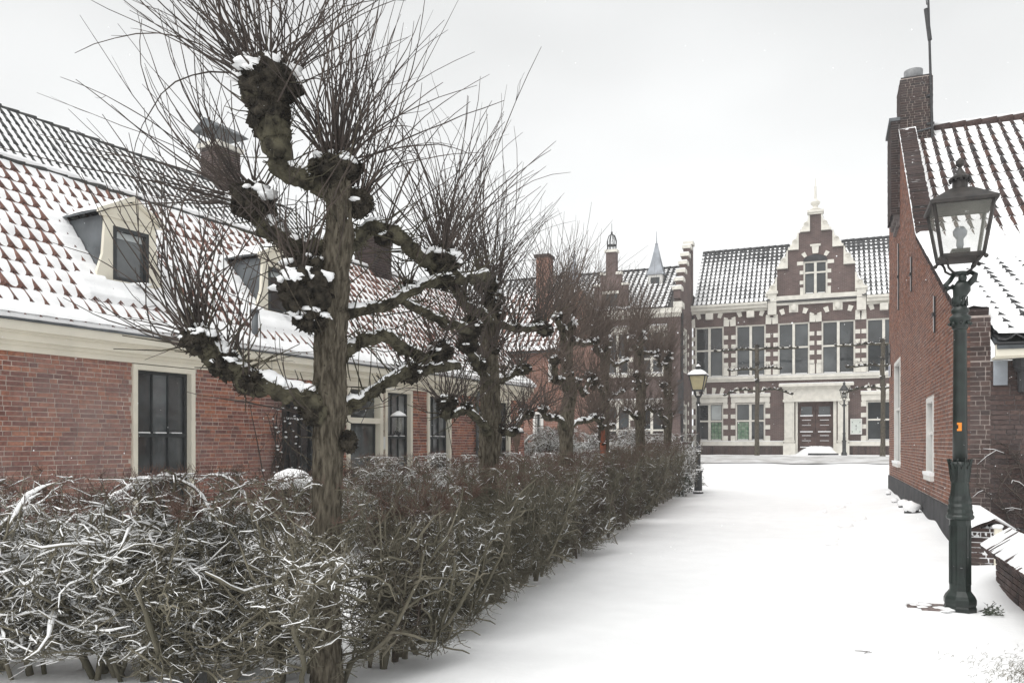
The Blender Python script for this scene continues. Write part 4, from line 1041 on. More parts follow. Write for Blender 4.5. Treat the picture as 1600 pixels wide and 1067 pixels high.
# little bearing figure under the lantern: trunk, head, raised arms
fg = MB()
fg.tube([LP+ZU*2.79, LP+np.array([-.012, 0, 2.83]), LP+np.array([-.006, 0, 2.88]), LP+np.array([.01, -.005, 2.94]), LP+np.array([.012, -.008, 2.99]), LP+np.array([.0, 0, 3.03])], [.05, .062, .052, .072, .068, .03], 14, 0, .18, 40)
V, F = smooth_ico(LP+np.array([.015, -.04, 3.045]), .036, 2, .1, 5, (1, 1, 1.2)); fg.add(V, F)
for sx in (-1, 1):
    fg.tube([LP+np.array([sx*.055, -.012, 2.975]), LP+np.array([sx*.105, -.03, 2.955 if sx < 0 else 3.03]), LP+np.array([sx*.12, -.03, 2.99 if sx < 0 else 3.07]), LP+np.array([sx*.085, -.01, 3.03 if sx < 0 else 3.10]), LP+np.array([sx*.05, 0, 3.085])], [.026, .028, .024, .021, .02], 10, 0, .12, 40)
for k in range(9): fg.tube([LP+np.array([.055*math.cos(k*.7), .055*math.sin(k*.7), 2.80]), LP+np.array([.062*math.cos(k*.7+.25), .062*math.sin(k*.7+.25), 2.88])], [.014, .006], 6)
fg.lathe([(.045, 3.07), (.075, 3.085), (.08, 3.10), (.05, 3.11)], LP, 14)
fg.build('figure_ornament', M['lamp_green'], nl, smooth=True)
scrolls(nl, LP, 3.09, 3.225, .05, .21, M['lantern_metal'])
lantern(nl, LP, 3.235, .33, .475, .47, M['lamp_glass'], M['lantern_metal'], .15)
tag(MB().box((-.014, -.0615, 1.66), (.024, -.0585, 1.735), 0, LP+np.array([-.018, .0, 0])).box((-.016, -.0632, 1.68), (-.004, -.0618, 1.715), 1, LP+np.array([-.018, 0, 0])).build('sticker', [M['orange'], M['ink']], nl))
MB().lathe([(.010, 0), (.012, .006)], (0, 0, 0), 8).build('bolt', M['zinc'], nl).location = (lx-LP[0]+.0, -.0855, .42)

def slim_lamp(px, base, d, H, label, variant):
    o = W(px, base, d); o[2] = ground_z(o[0], o[1])
    t = thing('street_lamp', o, label, 'street lamp', 'old street lamps'); m = M['lamp_black']; k = H/3.9
    b = MB()
    if variant == 'mid':
        b.lathe([(.16, -.1), (.16, .06), (.14, .08), (.125, .1), (.12, .66), (.15, .68), (.155, .72), (.12, .75)], o, 8, rot=math.pi/8); b.build('foot', m, t)
        MB().lathe([(.085, .74), (.075, .78), (.072, 1.25), (.095, 1.28), (.095, 1.31), (.065, 1.34), (.058, 2.0), (.052, 2.75), (.07, 2.78), (.07, 2.82), (.05, 2.85), (.045, 3.03)], o, 14).build('shaft', m, t, smooth=True)
        s = MB().lathe([(.155, .722), (.13, .752), (.09, .775)], o, 8).lathe([(.097, 1.312), (.08, 1.335), (.064, 1.345)], o, 12).lathe([(.165, .062), (.15, .085), (.128, .10)], o, 8)
        s.build('snow', M['snow'], t)
        scrolls(t, o, 2.98, 3.2, .05, .17, m)
        lantern(t, o, 3.2, .30, .50, .46, M['lamp_glass_yellow'], m, .15, snowy=True)
    else:
        b.lathe([(.15, -.1), (.15, .12), (.12, .16), (.10, .2), (.098, .7), (.13, .74), (.10, .78)], o, 8, rot=math.pi/8); b.build('foot', m, t)
        MB().lathe([(.075, .78), (.065, 1.1), (.085, 1.14), (.06, 1.18), (.05, 2.0), (.045, 2.55), (.075, 2.58), (.045, 2.64), (.04, 2.88)], o, 12).build('shaft', m, t, smooth=True)
        c = MB()
        for sx in (-1, 1):
            c.tube([o+ZU*2.66, o+X3*sx*.10+ZU*2.62, o+X3*sx*.19+ZU*2.66, o+X3*sx*.22+ZU*2.73, o+X3*sx*.18+ZU*2.76], [.02, .02, .02, .018, .014], 6)
            c.tube([o+X3*sx*.06+ZU*2.63, o+X3*sx*.10+ZU*2.55, o+X3*sx*.06+ZU*2.52], [.016, .016, .01], 6)
        c.build('cross_arm', m, t)
        scrolls(t, o, 2.85, 3.0, .04, .12, m, 6, 0)
        lantern(t, o, 3.0, .24, .42, .38, M['lamp_glass'], m, .26, n=6)
        V, F = smooth_ico(o+ZU*3.22, .10, 2, .1, 4); MB().add(V, F).build('lamp_globe', M['lead'], t, smooth=True)
slim_lamp(1091, 770, 24.8, 3.95, 'slim black street lamp with yellowed glass and snowy lantern roof at the hedge end', 'mid')
slim_lamp(1319, 713, 41.5, 3.95, 'small six-sided black street lamp with scrolled cross arm in front of the hall doorway', 'far')
# exposed paving round the lamp foot
pv = tag(link(bpy.data.objects.new('paving', None), None, (lx-.3, ly, 0)), kind='structure')
pm = MB().box((-.105, -.05, -.06), (.105, .05, .0)); Vp = np.vstack(pm.V); me = bpy.data.meshes.new('brick')
me.from_pydata([tuple(v) for v in Vp], [], [tuple(int(i) for i in f) for f in np.vstack([a for a, _ in pm.F])]); me.materials.append(M['paver'])
for r_ in range(4):
    for c_ in range(2):
        x, y = lx-.33+c_*.223+(.11 if r_ % 2 else 0), ly-.20+r_*.112
        if math.hypot((x-(lx-.20))/.16, (y-(ly-.02))/.17) < 1.0 and x < lx-.02:
            o_ = bpy.data.objects.new('brick', me); o_.rotation_euler = (random.uniform(-.02, .02), random.uniform(-.02, .02), random.uniform(-.04, .04)); link(o_, pv, (x, y, ground_z(x, y)+.012))
for k in range(7):
    x, y = lx-.2+random.uniform(-.2, .12), ly-.02+random.uniform(-.16, .16)
    V, F = smooth_ico((x, y, ground_z(x, y)+.012), random.uniform(.025, .05), 2, .35, 5, (1.5, 1.2, .3), k*2.1)
    if k == 0: pvs = MB()
    pvs.add(V, F)
pvs.build('snow', M['snow'], pv, smooth=True)['kind'] = 'stuff'
rim = MB(); cen = np.array([lx-.20, ly-.0])
pts = [np.array([cen[0]+.27*math.cos(a), cen[1]+.27*math.sin(a), ground_z(cen[0]+.27*math.cos(a), cen[1]+.27*math.sin(a))-.01]) for a in np.linspace(-.3, math.pi+.5, 40)]
rim.tube(pts, [.055*(1+.35*mnoise.noise(Vector((i*.4, 2, 2))))*math.sin(math.pi*(i+.6)/40.2)**.4 for i in range(40)], 10)
rim.build('snow_rim', M['snow'], None, smooth=True)['kind'] = 'structure'
# weeds at the lamp foot and dry grass showing through the snow
wd = MB()
for k in range(16):
    a = random.uniform(-.9, .8); o = LP+np.array([.15*math.cos(a)+.02, .13*math.sin(a)-.05, ground_z(lx+.2, ly)-.01])
    p = [o]; d = np.array([math.cos(a)*.8+.3, math.sin(a)*.5, random.uniform(.2, .8)])
    for i in range(5): d = d+np.array([random.uniform(-.4, .4), random.uniform(-.4, .4), random.uniform(-.3, .2)]); p.append(p[-1]+nrm(d)*.035)
    wd.tube(p, np.linspace(.004, .002, 6), 4)
    for i in (2, 3, 4, 5):
        q = p[i]; s = nrm(np.array([random.uniform(-1, 1), random.uniform(-1, 1), .5]))*.02; u = nrm(np.cross(s, [0, 0, 1]))*.009
        wd.add([q, q+s*.6+u, q+s*1.2, q+s*.6-u], [(0, 1, 2, 3)])
tag(wd.build('weed_tuft', M['leaf_dark'], None), 'small dark withered weed sticking out of the snow at the lamp foot', 'weed')
gr = MB(); P, Rr = [], []
for k in range(800):
    a, r_ = random.uniform(0, 6.28), abs(random.gauss(0, .5)); x, y = 1.25+.40*r_*math.cos(a), 6.30+.62*r_*math.sin(a); z = ground_z(x, y)-.004
    h = random.uniform(.006, .022); q = np.array([random.gauss(.02, .02), random.gauss(.03, .03), 0])
    P.append([(x, y, z), (x+q[0]*.5, y+q[1]*.5, z+h), (x+q[0], y+q[1], z+h*.9)]); Rr.append([.0016, .0012, .0006])
V, F = tubes(np.array(P), np.array(Rr), 3); gr.add(V, F); gr.build('dry_grass', M['grass'], None)['kind'] = 'stuff'
# twig lying on the snow
d = EYE*FPX/(1020-HOR); p = W(1348, 1020, d); tw = MB()
def gp_(x, y): return np.array([x, y, ground_z(x, y)+.006])
a = gp_(p[0]-.055, p[1]+.02); b_ = gp_(p[0]-.01, p[1]+.03); c_ = gp_(p[0]+.03, p[1]); e_ = gp_(p[0]+.065, p[1]-.005); f_ = gp_(p[0]+.01, p[1]-.05)
tw.tube([a, b_, c_+ZU*.006, e_], [.002, .003, .003, .0015], 5).tube([c_+ZU*.006, f_], [.0025, .002], 5).tube([c_, c_+np.array([.02, .03, .004])], [.002, .001], 5)
tag(tw.build('fallen_twig', M['shoot'], None), 'small dark forked twig lying alone on the open snow', 'twig')
# ================================================================ TOWN HALL (end of the lane) and its wing
HY = 47.0
hall = thing('town_hall', (-.7, HY, .9), 'dark brick hall with cream stone trim and a stepped scroll gable over its double door', 'hall')
def hx(px): return on_y(px, HY)
HX0, HX1 = -7.3, 6.0
GC = hx(1274)
pitch = hx(1240)-hx(1173)                                            # window bay
up = [dict(x=(hx(1086)+hx(1131))/2, w=1.62), dict(x=(hx(1149)+hx(1197))/2, w=1.64), dict(x=(hx(1215)+hx(1265.5))/2, w=1.66), dict(x=(hx(1284)+hx(1336))/2, w=1.70), dict(x=(hx(1355)+hx(1407))/2, w=1.7), dict(x=(hx(1355)+hx(1407))/2+2.25, w=1.7)]
lo = [dict(x=(hx(1086)+hx(1131))/2, w=1.56), dict(x=(hx(1148)+hx(1197))/2, w=1.62), dict(x=(hx(1354)+hx(1406))/2, w=1.65)]
UZ0, UZ1, LZ0, LZ1 = 5.32, 8.22, 1.66, 3.82
DX0, DX1, DZ1 = hx(1246.5), hx(1302), 3.85
gwin = dict(x=GC, w=1.24, z0=9.72, z1=11.55)
ops = [(u['x']-u['w']/2, u['x']+u['w']/2, UZ0, UZ1) for u in up]+[(l['x']-l['w']/2, l['x']+l['w']/2, LZ0, LZ1) for l in lo]+[(DX0, DX1, .8, DZ1), (gwin['x']-gwin['w']/2, gwin['x']+gwin['w']/2, gwin['z0'], gwin['z1'])]
def wall_with_openings(mb, x0, x1, z0, z1, ops, y0, y1):
    """vertical strips cut by the openings, all boxes butt"""
    xs = sorted({x0, x1}|{o[0] for o in ops}|{o[1] for o in ops}); xs = [x for x in xs if x0 <= x <= x1]
    for a, b in zip(xs[:-1], xs[1:]):
        if b-a < 1e-4: continue
        m = (a+b)/2; cuts = sorted((max(o[2], z0), min(o[3], z1)) for o in ops if o[0] < m < o[1] and o[3] > z0 and o[2] < z1)
        z = z0
        for c0, c1 in cuts:
            if c0 > z: mb.box((a, y0, z), (b, y1, c0))
            z = c1
        if z < z1: mb.box((a, y0, z), (b, y1, z1))
w = MB(); wall_with_openings(w, HX0, HX1, .5, 9.3, ops, HY, HY+.35)
# stepped gable in the middle
steps = [(hx(1197)-.0, hx(1352), 9.3, 9.72), (hx(1214), hx(1336), 9.72, 11.2), (hx(1231), hx(1318), 11.2, 12.2), (hx(1248), hx(1300.5), 12.2, 13.15), (hx(1265.5), hx(1283), 13.15, 14.1)]
for x0, x1, z0, z1 in steps: wall_with_openings(w, x0, x1, z0, z1, ops, HY, HY+.35)
w.box((HX0, HY+.35, .5), (HX0+.3, HY+8, 9.3)).box((HX0, HY+8, .5), (HX1, HY+8.3, 9.3))
w.box((HX1-.3, HY+.35, .5), (HX1, HY+8, 9.3))
w.build('wall', M['hall_brick'], hall)
cs_ = M['cream_stone']
def trim(name, boxes, m=None, kind=None, parent=None):
    b = MB()
    for lo_, hi_ in boxes: b.box(lo_, hi_)
    o = b.build(name, m or cs_, parent or hall)
    if kind: o['kind'] = kind
    return o
def hall_window(x, w_, z0, z1, panes, parent=hall, y=HY, trans=.53, stained=None, blind=None, fr=.085):
    f = MB(); x0, x1 = x-w_/2, x+w_/2; zt = z0+(z1-z0)*trans
    f.box((x0, y+.05, z0), (x0+fr, y+.16, z1)).box((x1-fr, y+.05, z0), (x1, y+.16, z1)).box((x0+fr, y+.05, z1-fr), (x1-fr, y+.16, z1)).box((x0+fr, y+.05, z0), (x1-fr, y+.16, z0+fr*.8))
    f.box((x-.07, y+.045, z0+fr*.8), (x+.07, y+.165, z1-fr)).box((x0+fr, y+.055, zt-.045), (x-.07, y+.155, zt+.045)).box((x+.07, y+.055, zt-.045), (x1-fr, y+.155, zt+.045))
    wi = f.build('window', cs_, parent)
    s = MB()
    for i, (a, b) in enumerate(((x0+fr, x-.07), (x+.07, x1-fr))):
        for j, (c, d) in enumerate(((z0+fr*.8, zt-.045), (zt+.045, z1-fr))):
            mm = M['glass_far']
            if stained == (i, j): mm = M['green_glass']
            if blind == (i, j): mm = M['curtain']
            MB().box((a+.03, y+.12, c+.03), (b-.03, y+.13, d-.03)).build('pane', mm, wi)
            s.box((a, y+.09, c), (a+.03, y+.14, d)).box((b-.03, y+.09, c), (b, y+.14, d)).box((a+.03, y+.09, c), (b-.03, y+.14, c+.03)).box((a+.03, y+.09, d-.03), (b-.03, y+.14, d))
            if stained == (i, j):
                for q in (1/3, 2/3): s.box((a+(b-a)*q-.008, y+.112, c+.03), (a+(b-a)*q+.008, y+.12, d-.03))
                for q in (.2, .4, .6, .8): s.box((a+.03, y+.114, c+(d-c)*q-.007), (b-.03, y+.1195, c+(d-c)*q+.007))
    s.build('sash', M['dark_sash'], wi)
    sn = MB().box((x0+fr+.05, y+.03, z0+fr*.8), (x-.12, y+.09, z0+fr*.8+.035)).box((x+.12, y+.03, z0+fr*.8), (x1-fr-.05, y+.09, z0+fr*.8+.03)); sn.build('snow', M['snow'], wi)
    return wi
for u in up: hall_window(u['x'], u['w'], UZ0, UZ1, 4)
hall_window(lo[0]['x'], lo[0]['w'], LZ0, LZ1, 4, stained=(1, 0), blind=(1, 1)); hall_window(lo[1]['x'], lo[1]['w'], LZ0, LZ1, 4, stained=(0, 0)); hall_window(lo[2]['x'], lo[2]['w'], LZ0, LZ1, 4)
hall_window(gwin['x'], gwin['w'], gwin['z0'], gwin['z1'], 4, trans=.66, fr=.09)
# quoins, voussoirs, keystones
Q = []
def wedge(mb, x, z, ang, w0, w1, h, y0=-.05, y1=.02):
    c, s = math.cos(ang), math.sin(ang)
    pl_ = [(-w0/2, 0), (w0/2, 0), (w1/2, h), (-w1/2, h)]
    mb.prism([(x+p*c+q*s, HY+y0, z-p*s+q*c) for p, q in pl_], (0, y1-y0, 0))
qm = MB(); vm = MB()
for u in up:
    for sx in (-1, 1):
        e = u['x']+sx*u['w']/2
        for k, z in enumerate(np.linspace(UZ0+.05, UZ1-.25, 6)):
            wq = .27 if k in (0,) else .24
            hq = .55 if k == 0 else .23
            if k == 5: continue
            a, b = (e, e+sx*wq) if sx > 0 else (e-wq, e)
            qm.box((a, HY-.03, z), (b, HY+.1, z+hq))
    # arch springers meet between the windows; brick arch with three stone wedges
    for sx in (-1, 1):
        e = u['x']+sx*(u['w']/2+.14)
        wedge(vm, e, UZ1-.02, sx*.05, .30, .32, .38)
        wedge(vm, e+sx*-.05, UZ1+.36, sx*.35, .2, .24, .12)
        wedge(vm, u['x']+sx*.55, UZ1+.48, sx*.32, .20, .26, .30)
    wedge(vm, u['x'], UZ1+.60, 0, .30, .40, .40, -.08)
    wedge(vm, u['x'], UZ1+.68, 0, .16, .2, .22, -.11, -.08)
for l in lo:
    for sx in (-1, 1):
        e = l['x']+sx*l['w']/2
        for k, z in enumerate((LZ0, LZ0+.66, LZ0+1.28, LZ0+1.86)):
            a, b = (e, e+sx*.26) if sx > 0 else (e-.26, e); qm.box((a, HY-.03, z), (b, HY+.1, z+(.3 if k == 0 else .24)))
        a, b = (e, e+sx*.22) if sx > 0 else (e-.22, e); qm.box((a, HY-.06, LZ1-.28), (b, HY+.1, LZ1+.02))
    for k, a in enumerate((-.62, -.22, .22, .62)): wedge(vm, l['x']+a*1.05, LZ1+.53, a*.62, .16, .24, .36)
for sx in (-1, 1):
    e = gwin['x']+sx*gwin['w']/2
    for z, w_, h in ((9.72, .17, .40), (10.3, .19, .2), (10.85, .19, .2), (11.36, .33, .2)):
        a, b = (e, e+sx*w_) if sx > 0 else (e-w_, e); qm.box((a, HY-.03, z), (b, HY+.1, z+h))
    wedge(vm, gwin['x']+sx*.5, 11.80, sx*.55, .17, .22, .26)
wedge(vm, gwin['x'], 11.95, 0, .28, .38, .42, -.08); vm.box((gwin['x']-.27, HY-.10, 12.35), (gwin['x']+.27, HY+.02, 12.46))
qm.build('quoin_block_field', cs_, hall)['kind'] = 'stuff'; vm.build('voussoir_block_field', cs_, hall)['kind'] = 'stuff'
# dark arch over gable window
ar = MB(); pts = [(gwin['x']+.62*math.cos(a), HY-.012, 11.55+.36*math.sin(a)) for a in np.linspace(0, math.pi, 12)]; ar.prism(pts, (0, .01, 0)); ar.build('arch_panel', M['plinth'], hall)
# bands, cornices, plinth
trim('string_course', [((HX0, HY-.10, 5.03), (HX1, HY+.0, 5.16)), ((HX0, HY-.16, 5.161), (HX1, HY+.0, 5.31))])
trim('sill_course', [((HX0, HY-.09, 1.40), (hx(1224)-.01, HY, 1.64)), ((hx(1327)+.01, HY-.09, 1.40), (HX1, HY, 1.64))])
trim('sill_snow', [((HX0, HY-.10, 1.642), (hx(1224)-.02, HY-.005, 1.675)), ((hx(1327)+.02, HY-.10, 1.642), (HX1, HY-.005, 1.67)), ((HX0, HY-.165, 5.312), (HX1, HY-.01, 5.335))], M['snow'])
pb = MB()
for i in range(int((HX1-HX0)/.115)):
    x = HX0+i*.115
    if hx(1222) < x+.06 < hx(1328): continue
    pb.box((x, HY-.065+random.uniform(-.004, .004), .55), (x+.105, HY-.005, 1.39))
pb.build('plinth_brick_field', M['brick_dark'], hall)['kind'] = 'stuff'
for l in lo:
    a, b = l['x']-l['w']/2-.24, l['x']+l['w']/2+.24
    trim('lintel', [((a, HY-.08, LZ1+.021), (b, HY, LZ1+.34)), ((a-.04, HY-.15, LZ1+.341), (b+.04, HY, LZ1+.50))])
    trim('lintel_snow', [((a-.03, HY-.15, LZ1+.502), (b+.03, HY-.01, LZ1+.53))], M['snow'])
ex0, ex1 = hx(1199), hx(1354)
for a, b in ((HX0-.25, ex0), (ex1, HX1)):
    trim('cornice', [((a, HY-.12, 8.98), (b, HY+.3, 9.12)), ((a, HY-.34, 9.121), (b, HY+.3, 9.30)), ((a, HY-.44, 9.301), (b, HY-.1, 9.42))])
tr = [((hx(p)-.2, HY-.30, 8.62), (hx(p)+.2, HY-.003, 8.979)) for p in (1109, 1173, 1381)]
trim('bracket', tr, kind='stuff')
trim('gable_band', [((ex0+.3, HY-.10, 9.2), (ex1-.3, HY-.002, 9.46)), ((ex0+.3, HY-.16, 9.461), (ex1-.3, HY-.002, 9.70))])
for x0, sx in ((ex0-.05, 1), (ex1+.05, -1)):
    a, b = sorted((x0, x0+sx*.62)); trim('gable_shoulder', [((a+.08, HY-.2, 8.7), (b-.08, HY-.001, 9.85)), ((a, HY-.26, 9.851), (b, HY+.3, 10.0))])
# scrolls on the steps
def scroll(x, z, w_, h, sx, y=HY):
    """carved side piece: quarter-bell outline with a volute, standing on a step"""
    w_ *= .82; h *= .95; n = 9; poly = [(0, 0), (w_, 0), (w_*.98, h*.18)]
    for i in range(n):
        t = i/(n-1); poly.append((w_*(.80-.62*t+.10*math.sin(t*math.pi*2)), h*(.22+.66*t+.07*math.sin(t*math.pi*2))))
    poly += [(w_*.12, h), (0, h)]
    m = MB().prism([(x+sx*p, y-.06, z+q) for p, q in (poly if sx > 0 else poly[::-1])], (0, .3, 0))
    # volute
    sp = [(x+sx*w_*(.42+.26*math.cos(a)*(1-a/14)), y-.075, z+h*.40+w_*.26*math.sin(a)*(1-a/14)) for a in np.linspace(0, 10, 26)]
    m.tube(sp, .022, 5)
    m.box((min(x, x+sx*(w_+.1)), y-.14, z-.13), (max(x, x+sx*(w_+.1)), y+.28, z-.001))
    o = m.build('scroll_stone', cs_, hall)
    MB().tube([(x+sx*w_*p, y+.08, z+h*q) for p, q in ((.95, .2), (.75, .30), (.5, .58), (.25, .9))], [.05, .07, .05, .03], 6).build('snow', M['snow'], o, smooth=True)
for (x0, x1, z0, z1), w_, h in ((steps[1], .62, .95), (steps[2], .60, .92), (steps[3], .56, .86), (steps[4], .52, .80)):
    scroll(x0, z0+.16, w_, h, -1); scroll(x1, z0+.16, w_, h, 1)
x0, x1 = steps[4][0], steps[4][1]
trim('gable_cap', [((x0-.08, HY-.1, 14.1), (x1+.08, HY+.42, 14.2)), ((x0-.14, HY-.16, 14.201), (x1+.14, HY+.48, 14.32))])
MB().lathe([(.26, 14.32), (.30, 14.40), (.16, 14.48), (.12, 14.58), (.24, 14.70), (.26, 14.8), (.14, 14.92), (.07, 14.98), (.06, 15.6), (.075, 15.65), (.03, 15.68), (.02, 16.1)], (GC, HY+.15, 0), 10).build('finial', cs_, hall)
# masks on the keystones above the middle windows
for p in (1240, 1309):
    V, F = smooth_ico((hx(p), HY-.10, 9.02), .2, 2, .12, 4, (.8, .45, 1.0)); MB().add(V, F).box((hx(p)-.24, HY-.07, 8.78), (hx(p)+.24, HY-.003, 9.19)).build('carved_head', cs_, hall, smooth=False)
# portal
PX0, PX1 = hx(1224), hx(1327)
trim('portal', [((PX0, HY-.30, .85), (PX0+.64, HY-.002, 1.55)), ((PX1-.64, HY-.30, .85), (PX1, HY-.002, 1.55)),
                ((PX0+.06, HY-.22, 1.551), (PX0+.58, HY-.002, 3.82)), ((PX1-.58, HY-.22, 1.551), (PX1-.06, HY-.002, 3.82)),
                ((PX0+.15, HY-.26, 1.85), (PX0+.49, HY-.221, 3.6)), ((PX1-.49, HY-.26, 1.85), (PX1-.15, HY-.221, 3.6)),
                ((PX0, HY-.27, 1.60), (PX0+.62, HY-.262, 1.70)), ((PX1-.62, HY-.27, 1.60), (PX1, HY-.262, 1.70)),
                ((PX0-.02, HY-.28, 3.821), (PX1+.02, HY-.002, 3.95)), ((PX0+.02, HY-.22, 3.951), (PX1-.02, HY-.002, 4.55)), ((PX0-.05, HY-.30, 4.551), (PX1+.05, HY-.002, 4.66)), ((PX0-.22, HY-.46, 4.661), (PX1+.22, HY-.002, 4.80)),
                ((PX0+.641, HY-.10, .85), (DX0, HY+.28, DZ1)), ((DX1, HY-.10, .85), (PX1-.641, HY+.28, DZ1))])
trim('portal_snow', [((PX0-.2, HY-.45, 4.802), (PX1+.2, HY-.02, 4.84))], M['snow'])
dm = (DX0+DX1)/2
for a, b in ((DX0, dm-.012), (dm+.012, DX1)):
    lf = MB().box((a, HY+.15, .85), (b, HY+.22, DZ1)); 
    def fr_(x0, x1, z0, z1, t=.05, d=.03):
        lf.box((x0, HY+.15-d, z0), (x0+t, HY+.1495, z1)).box((x1-t, HY+.15-d, z0), (x1, HY+.1495, z1)).box((x0+t, HY+.15-d, z1-t), (x1-t, HY+.1495, z1)).box((x0+t, HY+.15-d, z0), (x1-t, HY+.1495, z0+t))
    fr_(a+.10, b-.10, 2.98, 3.62); fr_(a+.10, b-.10, 2.10, 2.80); fr_(a+.10, b-.10, 1.25, 1.95)
    for z0 in (2.10, 1.25):
        m_ = (a+b)/2
        lf.box((a+.20, HY+.13, z0+.16), (b-.20, HY+.1495, z0+.30)); lf.box((a+.20, HY+.13, z0+.42), (m_-.10, HY+.1495, z0+.52)); lf.box((m_+.10, HY+.13, z0+.42), (b-.20, HY+.1495, z0+.52))
    leaf = lf.build('door', M['door'], hall)
    MB().box((a+.16, HY+.14, 3.04), (b-.16, HY+.149, 3.56)).build('pane', M['glass_far'], leaf)
    s = MB()
    for z, t in ((3.03, .06), (2.15, .05), (2.80, .025), (1.95, .025), (1.30, .05), (2.52, .02), (1.67, .02)):
        s.box((a+.12 if t > .03 else a+.22, HY+.085, z), (b-.12 if t > .03 else b-.22, HY+.1195 if t > .03 else HY+.129, z+t))
    s.build('snow', M['snow'], leaf)['kind'] = 'stuff'
    MB().lathe([(.03, -.01), (.035, .02)], (dm+(-.09 if a < dm-.5 else .09), HY+.10, 2.05), 8).build('handle', M['iron'], leaf)
# drift and step at the door
g = []
for i in range(30):
    for j in range(10):
        x = DX0-.35+(DX1-DX0+.7)*i/29; y = HY+.14-1.1*j/9
        h = .50*(1-j/9)**1.3*(.15+.85*sstep(x, DX0-.3, DX0+.7))*(1-.75*sstep(x, DX1-.25, DX1+.35))*(1+.15*mnoise.noise(Vector((x*2, y, 3))))
        g.append((x, y, .88+h))
ii = np.arange(300).reshape(30, 10)
tag(MB().add(g, np.stack([ii[:-1, :-1], ii[:-1, 1:], ii[1:, 1:], ii[1:, :-1]], -1).reshape(-1, 4)).build('snow_drift', M['snow'], None, smooth=True), kind='stuff')
tag(MB().box((dm-.35, HY-1.35, .80), (DX1+.25, HY-.75, 1.0)).build('door_step', M['plinth'], None), 'grey stone step half covered by the drift at the hall door', 'step')
# notice case
nb = thing('notice_board', (hx(1337.5), HY-.05, 2.4), 'white framed notice case with a small printed sheet, right of the hall portal', 'notice board')
nx0, nx1, nz0, nz1 = hx(1328.5), hx(1346.8), 2.02, 2.86
MB().box((nx0, HY-.13, nz0), (nx0+.05, HY-.066, nz1)).box((nx1-.05, HY-.13, nz0), (nx1, HY-.066, nz1)).box((nx0+.05, HY-.13, nz1-.05), (nx1-.05, HY-.066, nz1)).box((nx0+.05, HY-.13, nz0), (nx1-.05, HY-.066, nz0+.05)).build('frame', M['white_paint'], nb)
MB().box((nx0+.05, HY-.10, nz0+.05), (nx1-.05, HY-.066, nz1-.05)).build('sheet', M['board_paper'], nb)
nc = (nx0+nx1)/2; e = MB()
for k, (w_, z) in enumerate(((.05, 2.36), (.09, 2.44), (.05, 2.50))): e.prism([(nc-w_/2, HY-.104, z), (nc+w_/2, HY-.104, z), (nc, HY-.104, z+.055)], (0, .003, 0))
e.box((nc-.012, HY-.104, 2.24), (nc+.012, HY-.101, 2.33))
for sx in (-1, 1):
    for z in (2.14, 2.64): e.box((nc+sx*.19-.02, HY-.104, z), (nc+sx*.19+.02, HY-.101, z+.05))
e.build('print', M['lead'], nb)
# main roof
RT0 = np.array([HX0+.05, HY-.25, 9.42]); LS = math.hypot(3.75, 3.85); v = np.array([0, 3.75/LS, 3.85/LS]); n = np.array([0, -3.85/LS, 3.75/LS])
def hall_hole(u, vv):
    x = HX0+.05+u; h = 9.42+vv*v[2]
    half = 2.35-(h-9.7)*.72
    return abs(x-GC) < max(half, -1) and h < 12.6
def hall_cover(u, vv): return -.32*sstep(vv, LS-2.2, LS-.4)-.15*max(0, mnoise.noise(Vector((u*.5, vv*.8, 2))))
tile_roof('hall', RT0, X3, v, n, int((HX1-HX0)/.262), 15, .262, LS/15, M['tile_slate'], hall, 60, hall_hole, A=.052, lift=.062, s0=.013, s1=.020, amp=.016, eave=.02, nseg=6, nv=5, snow_mask=hall_cover, stepped=True)
dk = MB(); p0, p1 = RT0-n*.05, RT0+v*LS-n*.05
dk.add([p0, p0+X3*(HX1-HX0), p1+X3*(HX1-HX0), p1, p0+np.array([0, .06, -.05]), p0+X3*(HX1-HX0)+np.array([0, .06, -.05]), p1+X3*(HX1-HX0)-ZU*.06, p1-ZU*.06], [(0, 1, 2, 3), (7, 6, 5, 4)])
q = p1+np.array([0, 4.6, -3.85]); dk.add([p1, p1+X3*(HX1-HX0), q+X3*(HX1-HX0), q], [(0, 1, 2, 3)])
# little saddle roof behind the gable
for sx in (-1, 1):
    dk.add([(GC, HY+.3, 12.55), (GC+sx*2.2, HY+.3, 9.9), (GC+sx*2.2, HY+.6, 9.9), (GC, HY+3.2, 12.55)], [(0, 1, 2, 3)])
dk.build('roof_deck', M['tile_slate'], hall)
rg = MB()
for i in range(int((HX1-HX0)/.36)):
    p = RT0+v*LS+X3*i*.36+ZU*(.03+.008*(i % 2)); rg.tube([p, p+X3*.37+ZU*.015], [.10, .115], 7)
rg.build('ridge_tile_field', M['tile_slate'], hall, smooth=True)['kind'] = 'stuff'

# ---------------------------------------------------------------- wing with its own stepped end gable
WY, WX0, WX1 = 43.0, -21.5, -7.38
wing = thing('hall_wing', (-14, WY, .9), 'dark brick wing with stepped end gable, pointed lead turret and snowy slate roof', 'hall')
wx = lambda p: on_y(p, WY)
WIN = [wx(903), wx(964.5), wx(1018)]
wo = [(x-.72, x+.72, 1.5, 3.62) for x in WIN]+[(x-.65, x+.65, 5.3, 7.6) for x in WIN]+[(x-2.4-.7, x-2.4+.7, z0, z1) for x in WIN[:1] for z0, z1 in ((1.5, 3.62), (5.3, 7.6))]
w = MB(); wall_with_openings(w, WX0, WX1, .2, 8.75, wo, WY, WY+.35)
prof = [(WY, 8.75), (WY, 9.0)]
w.box((WX0, WY+.35, .2), (WX0+.35, WY+8, 8.7))
gz = [(43.0, 9.35), (43.62, 9.95), (44.24, 10.55), (44.86, 11.15), (45.48, 11.75), (46.1, 12.4), (46.72, 13.0), (47.35, 13.0)]
